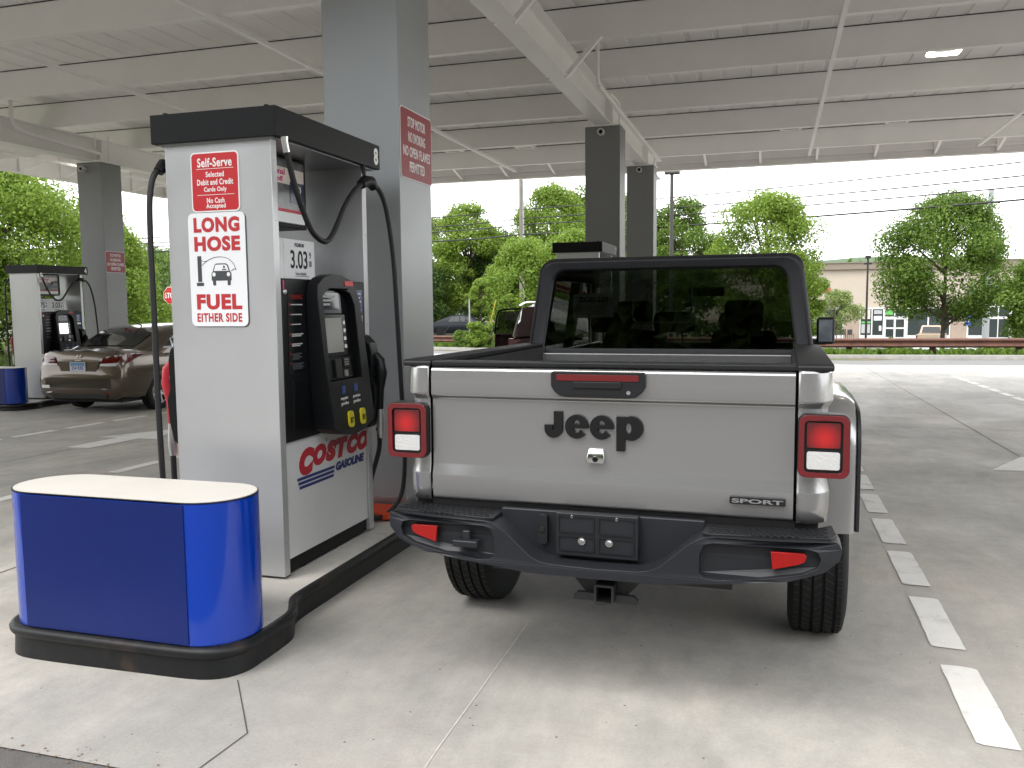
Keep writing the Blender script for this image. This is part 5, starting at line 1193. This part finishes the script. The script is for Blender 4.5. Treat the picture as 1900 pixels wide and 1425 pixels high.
# ================================================================== LEFT BACKGROUND
ss = thing('stop_sign', 'red stop sign half hidden behind the near pump', 'sign', (-25.4, 31.9, th(-25.4, 31.9)))
G().tube([(0, .03, 0), (0, .03, 2.6)], .035, 8).obj('post', 'pole_grey', ss)
oc = lambda r: [(r*math.cos(R(22.5+45*k)), 2.10+r*math.sin(R(22.5+45*k))) for k in range(8)]
G().prism(oc(.41), 'y', -.03, -.02).obj('border', 'letter_white', ss); G().prism(oc(.385), 'y', -.034, -.0302).obj('face', 'sign_red', ss)
text('STOP', 'letter_white', ss, (0, -.0342, 2.10), (1, 0, 0), (0, 0, 1), .60, .24, bold=.03)
sb = thing('road_sign', 'grey back of a road sign left of the stop sign', 'sign', (-26.6, 32.0, th(-26.6, 32)))
G().tube([(0, 0, 0), (0, 0, 2.5)], .03, 8).obj('post', 'pole_grey', sb); box('plate', 'pole_grey', sb, -.25, .25, -.03, -.015, 1.75, 2.55)
wb = thing('white_building', 'low white building with flat roof on the far left', 'building', (-55.5, 68, .3), R(20))
box('wall', 'bldg_white', wb, -3.5, 6, 0, 6, -.6, 2.0); box('roof_fascia', 'bldg_white', wb, -4.0, 6.5, -.5, 6.5, 2.0, 2.75); box('pier', 'bldg_brick', wb, 2.2, 2.8, -.15, -.002, -.6, 2.0)
for a in (-2.6, -.6, 1.0, 3.2): box('window', 'shop_glass', wb, a, a+.95, -.05, -.003, -.3, 1.6)
bn = thing('blue_banner', 'blue banner on a post below the stop sign', 'banner', (-24.6, 31.5, th(-24.6, 31.5)))
G().tube([(0, 0, 0), (0, 0, 1.9)], .025, 6).obj('post', 'pole_grey', bn); box('cloth', 'sign_blue', bn, -.35, .0, -.02, .0, .4, 1.75)

# ================================================================== TREES
def leaves(rng, centers, radii, per, size, squash=.75, up=.35):
    """numpy leaf cloud: returns (N*4,3) quad corners"""
    n = sum(per); ci = np.repeat(np.arange(len(centers)), per)
    d = rng.normal(size=(n, 3)); d /= np.linalg.norm(d, axis=1)[:, None]
    rad = radii[ci]*rng.uniform(.25, 1, n)**.6
    p = centers[ci]+d*rad[:, None]*np.array([1, 1, squash])
    nr = d+rng.normal(scale=.7, size=(n, 3))+np.array([0, 0, up]); nr /= np.linalg.norm(nr, axis=1)[:, None]
    t = np.cross(nr, rng.normal(size=(n, 3))); t /= np.linalg.norm(t, axis=1)[:, None]; b = np.cross(nr, t)
    s = size*rng.uniform(.6, 1.3, n)[:, None]; w = s*.62
    tip = nr*s*rng.uniform(-.3, .1, n)[:, None]
    return np.stack([p-t*s*.5, p-b*w*.5, p+t*s*.5+tip, p+b*w*.5], 1).reshape(-1, 3)
def quadmesh(name, q):
    n = len(q)//4; me = bpy.data.meshes.new(name)
    me.vertices.add(len(q)); me.vertices.foreach_set('co', q.astype(np.float32).ravel())
    me.loops.add(n*4); me.loops.foreach_set('vertex_index', np.arange(n*4, dtype=np.int32))
    me.polygons.add(n); me.polygons.foreach_set('loop_start', np.arange(0, n*4, 4, dtype=np.int32)); me.polygons.foreach_set('loop_total', np.full(n, 4, dtype=np.int32))
    me.update(calc_edges=True); return me
def tree(lab, x, y, top, rad, base, lm, seed, ncl=60, nl=9000, leaf=.22, tr=.14, z=None, shape='round', name='tree', cat='tree', group='trees around the station', lean=0):
    z0 = th(x, y) if z is None else z; rng = np.random.default_rng(seed); rd = random.Random(seed)
    t = thing(name, lab, cat, (x, y, z0), 0, group); H = top-z0; cb = max(.05, base-z0); ch = H-cb
    cen = []; rr = []
    ncl = int(ncl*1.35)
    for k in range(ncl):
        u = rng.uniform(0, 1)**.85; 
        if shape == 'round': prof = math.sin(math.pi*min(1, max(0, .10+.88*u)))**.65
        elif shape == 'cone': prof = (1-u)**.75*.95+.08
        elif shape == 'vase': prof = (.45+.75*u)*(1-max(0, u-.7)*2.2)
        else: prof = 1-.25*u
        a = rng.uniform(0, 2*math.pi); r = rad*prof*rng.uniform(.25, 1)**.5
        cen.append((r*math.cos(a)*.92, r*math.sin(a)*.92, cb+ch*(.06+.90*u))); rr.append(rad*rng.uniform(.16, .36))
    nl = int(nl*2.6); leaf = leaf*.66
    cen = np.array(cen); rr = np.array(rr); w = rr**2/np.sum(rr**2); per = np.maximum(6, (w*nl).astype(int))
    q = leaves(rng, cen, rr, per.tolist(), leaf)
    mk('crown', quadmesh('crown', q), lm, t)
    g = G(); pts = [(0, 0, -.3), (rd.uniform(-.03, .03)*H, 0, cb*.6), (rd.uniform(-.03, .03)*H, rd.uniform(-.02, .02)*H, cb+ch*.35), (0, 0, cb+ch*.8)]
    g.tube(spline(pts, 4), [tr*(1-.8*k/12) for k in range(13)], 8)
    for k in range(min(ncl, 16)):
        c = cen[k]; hz_ = min(c[2]*.75, cb+ch*.45); hz_ = max(hz_, min(cb*.8, c[2]*.6))
        g.tube([(0, 0, hz_), (c[0]*.5, c[1]*.5, hz_+(c[2]-hz_)*.6), tuple(c)], [tr*.42, tr*.25, tr*.08], 5)
    g.obj('trunk', 'bark', t, smooth=60)
    return t
# right side
tree('large full maple in front of the shops on the right', 7.6, 44, 6.35, 3.15, .55, 'leaf_mid', 11, 95, 17000, .20, .15)
tree('tall maple rising behind the truck roof', -.35, 42, 6.75, 2.7, .2, 'leaf_bright', 12, 85, 14000, .19, .14)
tree('tree crown just right of the dark lamp post', -5.0, 49, 7.5, 2.4, 1.0, 'leaf_mid', 13, 60, 9000, .22)
tree('dense dark tree cut by the right edge of the picture', 10.9, 41, 3.5, 1.9, -.6, 'leaf_mid', 14, 60, 8000, .20, .1)
tree('small pale ornamental tree in front of the shop wall', 4.6, 70, 2.35, 2.0, -.9, 'leaf_pale', 15, 40, 3000, .22, .06)
tree('leafy tree low behind the truck cab corner', 1.1, 46, 4.0, 1.55, -.6, 'leaf_bright', 16, 50, 6000, .2, .1)
# middle
tree('bright tree beside the tall utility pole', -14.6, 57, 9.6, 3.2, .8, 'leaf_bright', 21, 110, 15000, .24, .16)
tree('tall tree behind the crossarm pole', -17.0, 84, 13.3, 4.2, 2, 'leaf_mid', 22, 80, 9000, .42, .2)
tree('pale feathery tree left of the tall utility pole', -20.5, 57, 8.7, 2.7, 1.0, 'leaf_bright', 23, 75, 9500, .26, .15)
tree('thin tree with open crown just right of the near column', -24.3, 59, 8.1, 2.2, 2.0, 'leaf_pale', 24, 50, 4200, .26, .13)
tree('dark full tree in the middle of the thicket', -19.2, 60, 6.6, 3.0, .2, 'leaf_dark', 25, 80, 10000, .28, .15)
tree('dark low tree at the foot of the thicket', -23.5, 54, 4.6, 2.9, -.2, 'leaf_dark', 26, 70, 9000, .25, .12)
tree('light green arching tree behind the open car door', -12.6, 44, 4.9, 2.4, .0, 'leaf_bright', 27, 70, 10000, .2, .11)
tree('leafy tree directly left of the truck hardtop', -9.9, 43, 5.2, 2.2, .1, 'leaf_bright', 28, 65, 9000, .2, .11)
tree('tree crown between the two far columns', -9.5, 55, 8.6, 2.6, .6, 'leaf_mid', 29, 60, 7000, .25)
tree('small rounded yellow green tree behind the shrubs', -13.1, 38.2, 2.75, .72, 1.05, 'leaf_bright', 31, 34, 5200, .13, .05)
tree('second small yellow green tree right of the rounded one', -11.9, 39.0, 2.05, .6, .7, 'leaf_bright', 32, 26, 3400, .13, .04)
def shrub(lab, x, y, h, r, lm, seed, nl=3500, leaf=.12): return tree(lab, x, y, th(x, y)+h, r, th(x, y)+.05, lm, seed, 30, nl, leaf, .03, None, 'dome', 'shrub', 'shrub', 'shrubs along the guardrail')
shrub('clipped yellow green shrub behind the guardrail', -12.75, 36.9, 1.15, .72, 'leaf_bright', 41)
shrub('wide low grey green shrub left of the open car door', -11.3, 36.75, .78, .95, 'leaf_mid', 42)
shrub('low shrub at the right of the guardrail shrubs', -9.9, 36.2, .7, .8, 'leaf_mid', 43)
shrub('low shrub at the left end of the guardrail shrubs', -13.7, 37.6, .72, .7, 'leaf_mid', 44)
shrub('small bush in front of the shop window', 6.3, 52, 2.25, .45, 'leaf_mid', 45, 1500)
shrub('bush below the large maple, left of its trunk', 6.5, 48, 1.85, .6, 'leaf_mid', 46, 2200)
shrub('bush below the large maple, right of its trunk', 9.0, 45, 1.75, 1.1, 'leaf_bright', 47, 3600)
shrub('bushy shrub in front of the white SUV', 10.7, 48, 2.3, .95, 'leaf_bright', 48, 3600)
# left
tree('large leafy tree at the left edge of the picture', -23.0, 20.5, 6.0, 3.5, 1.2, 'leaf_bright', 51, 120, 20000, .17, .17)
tree('light green pine like tree behind the left column', -23.4, 26, 4.9, 2.3, .6, 'leaf_bright', 52, 80, 12000, .17, .12, shape='cone')
tree('dark tree behind the left pump', -25.2, 21.5, 4.0, 2.6, .3, 'leaf_dark', 53, 75, 11000, .18, .13)
tree('shrubby tree at the far left behind the pump hose', -21.4, 17.0, 2.6, 1.7, .2, 'leaf_mid', 54, 60, 9000, .14, .09)
tree('dark round tree beyond the stop sign', -46, 60, 6.2, 5.0, .5, 'leaf_dark', 55, 80, 9000, .34, .2)
tree('olive tree right of the left column', -39, 46, 5.6, 2.8, .4, 'leaf_mid', 56, 70, 8000, .26, .14)
tree('small green fir beside the left column', -27.5, 33.0, 1.75, 1.2, .1, 'leaf_bright', 57, 40, 5000, .14, .06, shape='cone')
# woods that read as one mass
rng = np.random.default_rng(5)
def woods(name, lab, pts, rad, hgt, nl, leaf, lm):
    cen = []; rr = []
    for (x, y) in pts:
        z = th(x, y)
        for k in range(9): cen.append((x+rng.normal()*rad*.6, y+rng.normal()*rad*.5, z+hgt*rng.uniform(.08, 1)*rng.uniform(.7, 1.05))); rr.append(rad*rng.uniform(.35, .6))
    cen = np.array(cen); rr = np.array(rr); per = [max(4, nl//len(cen))]*len(cen)
    o = mk(name, quadmesh(name, leaves(rng, cen, rr, per, leaf)), lm); o['kind'] = 'stuff'; tag(o, lab, 'woods'); return o
woods('far_woods', 'far belt of woodland behind the shops and poles', [(x, 118+rng.uniform(-6, 6)) for x in range(-110, 90, 5)], 5.0, 9.5, 26000, .95, 'leaf_dark')
woods('left_woods', 'dark woodland behind the left pumps', [(-30-rng.uniform(0, 10), y) for y in range(8, 40, 3)], 3.0, 4.6, 20000, .30, 'leaf_dark')
woods('middle_woods', 'dark thicket filling the gap beyond the guardrail', [(x, 66+rng.uniform(-3, 3)) for x in range(-44, -4, 3)], 3.0, 6.2, 22000, .40, 'leaf_dark')
woods('rear_woods', 'woodland on the rocky bank behind the viewer', [(x, -30+rng.uniform(-4, 4)) for x in range(-45, 45, 2)], 4.5, 14.5, 75000, 1.6, 'leaf_dark')
g = G(); n = 40
for j in range(9):
    for i in range(n+1):
        x = -60+120*i/n; u = j/8; g.v.append((x+rng.normal()*.5, -15-9*u+rng.normal()*.6, th(x, -15)+4.6*u**.8+rng.normal()*.35*(j > 0)))
g.f = [(j*(n+1)+i, j*(n+1)+i+1, (j+1)*(n+1)+i+1, (j+1)*(n+1)+i) for j in range(8) for i in range(n)]
struct(g.obj('rock_bank', 'rock'))
# far hill line
g = G(); n = 60
for j, (yy, f) in enumerate(((230, 0), (300, .8), (380, 1), (600, .6))):
    for i in range(n+1):
        x = -500+1000*i/n; g.v.append((x, yy, -3+f*(15+5*math.sin(x*.013+1)+3*math.sin(x*.041))))
g.f = [(j*(n+1)+i, j*(n+1)+i+1, (j+1)*(n+1)+i+1, (j+1)*(n+1)+i) for j in range(3) for i in range(n)]
mat('hill_green', (0.045, 0.085, 0.03), 0.95, var=0.5, vscale=0.15)
struct(g.obj('hill', 'hill_green', smooth=80))
# grass and ground cover along the verges
def tufts(name, lab, n, fn, size, lm):
    rg_ = np.random.default_rng(9); P = np.array([fn(rg_) for _ in range(n)]); a = rg_.uniform(0, math.pi, n); h = size*rg_.uniform(.5, 1.3, n)
    d = np.stack([np.cos(a), np.sin(a), np.zeros(n)], 1)*(h*.35)[:, None]; up_ = np.stack([rg_.normal(scale=.35, size=n)*h, rg_.normal(scale=.35, size=n)*h, h], 1)
    o = mk(name, quadmesh(name, np.stack([P-d, P+d, P+d*.4+up_, P-d*.4+up_], 1).reshape(-1, 3)), lm); o['kind'] = 'stuff'; tag(o, lab, 'grass')
def fv(r):
    x = r.uniform(-18, 24); y = ky(x)+.25+abs(r.normal())*2.2; return (x, y, th(x, y)-.02)
tufts('verge_plants', 'low ground cover growing below and behind the guardrail', 14000, fv, .20, 'leaf_mid')
def fl(r):
    x = KX-.25-abs(r.normal())*6; y = r.uniform(4, 45); return (x, y, th(x, y)-.02)
tufts('verge_grass', 'rough grass on the left verge beyond the forecourt', 16000, fl, .16, 'grass')
# leaf litter and grit gathered at the slab edge
rg2 = np.random.default_rng(21); n = 350
P = np.stack([rg2.uniform(-3.6, 1.4, n), SLAB_Y-.012+rg2.normal(scale=.03, size=n), np.full(n, .003)], 1)
a = rg2.uniform(0, 6.28, n); sz_ = rg2.uniform(.002, .008, n); d1 = np.stack([np.cos(a), np.sin(a), rg2.uniform(-.2, .2, n)], 1)*sz_[:, None]; d2 = np.stack([-np.sin(a), np.cos(a), rg2.uniform(-.2, .2, n)], 1)*(sz_*.6)[:, None]
mat('litter', (0.16, 0.10, 0.055), 0.9, var=0.5, vscale=60)
o = mk('leaf_litter', quadmesh('leaf_litter', np.stack([P-d1, P-d2, P+d1, P+d2], 1).reshape(-1, 3)), 'litter'); o['kind'] = 'stuff'; tag(o, 'brown leaf litter along the edge of the concrete slab', 'litter')
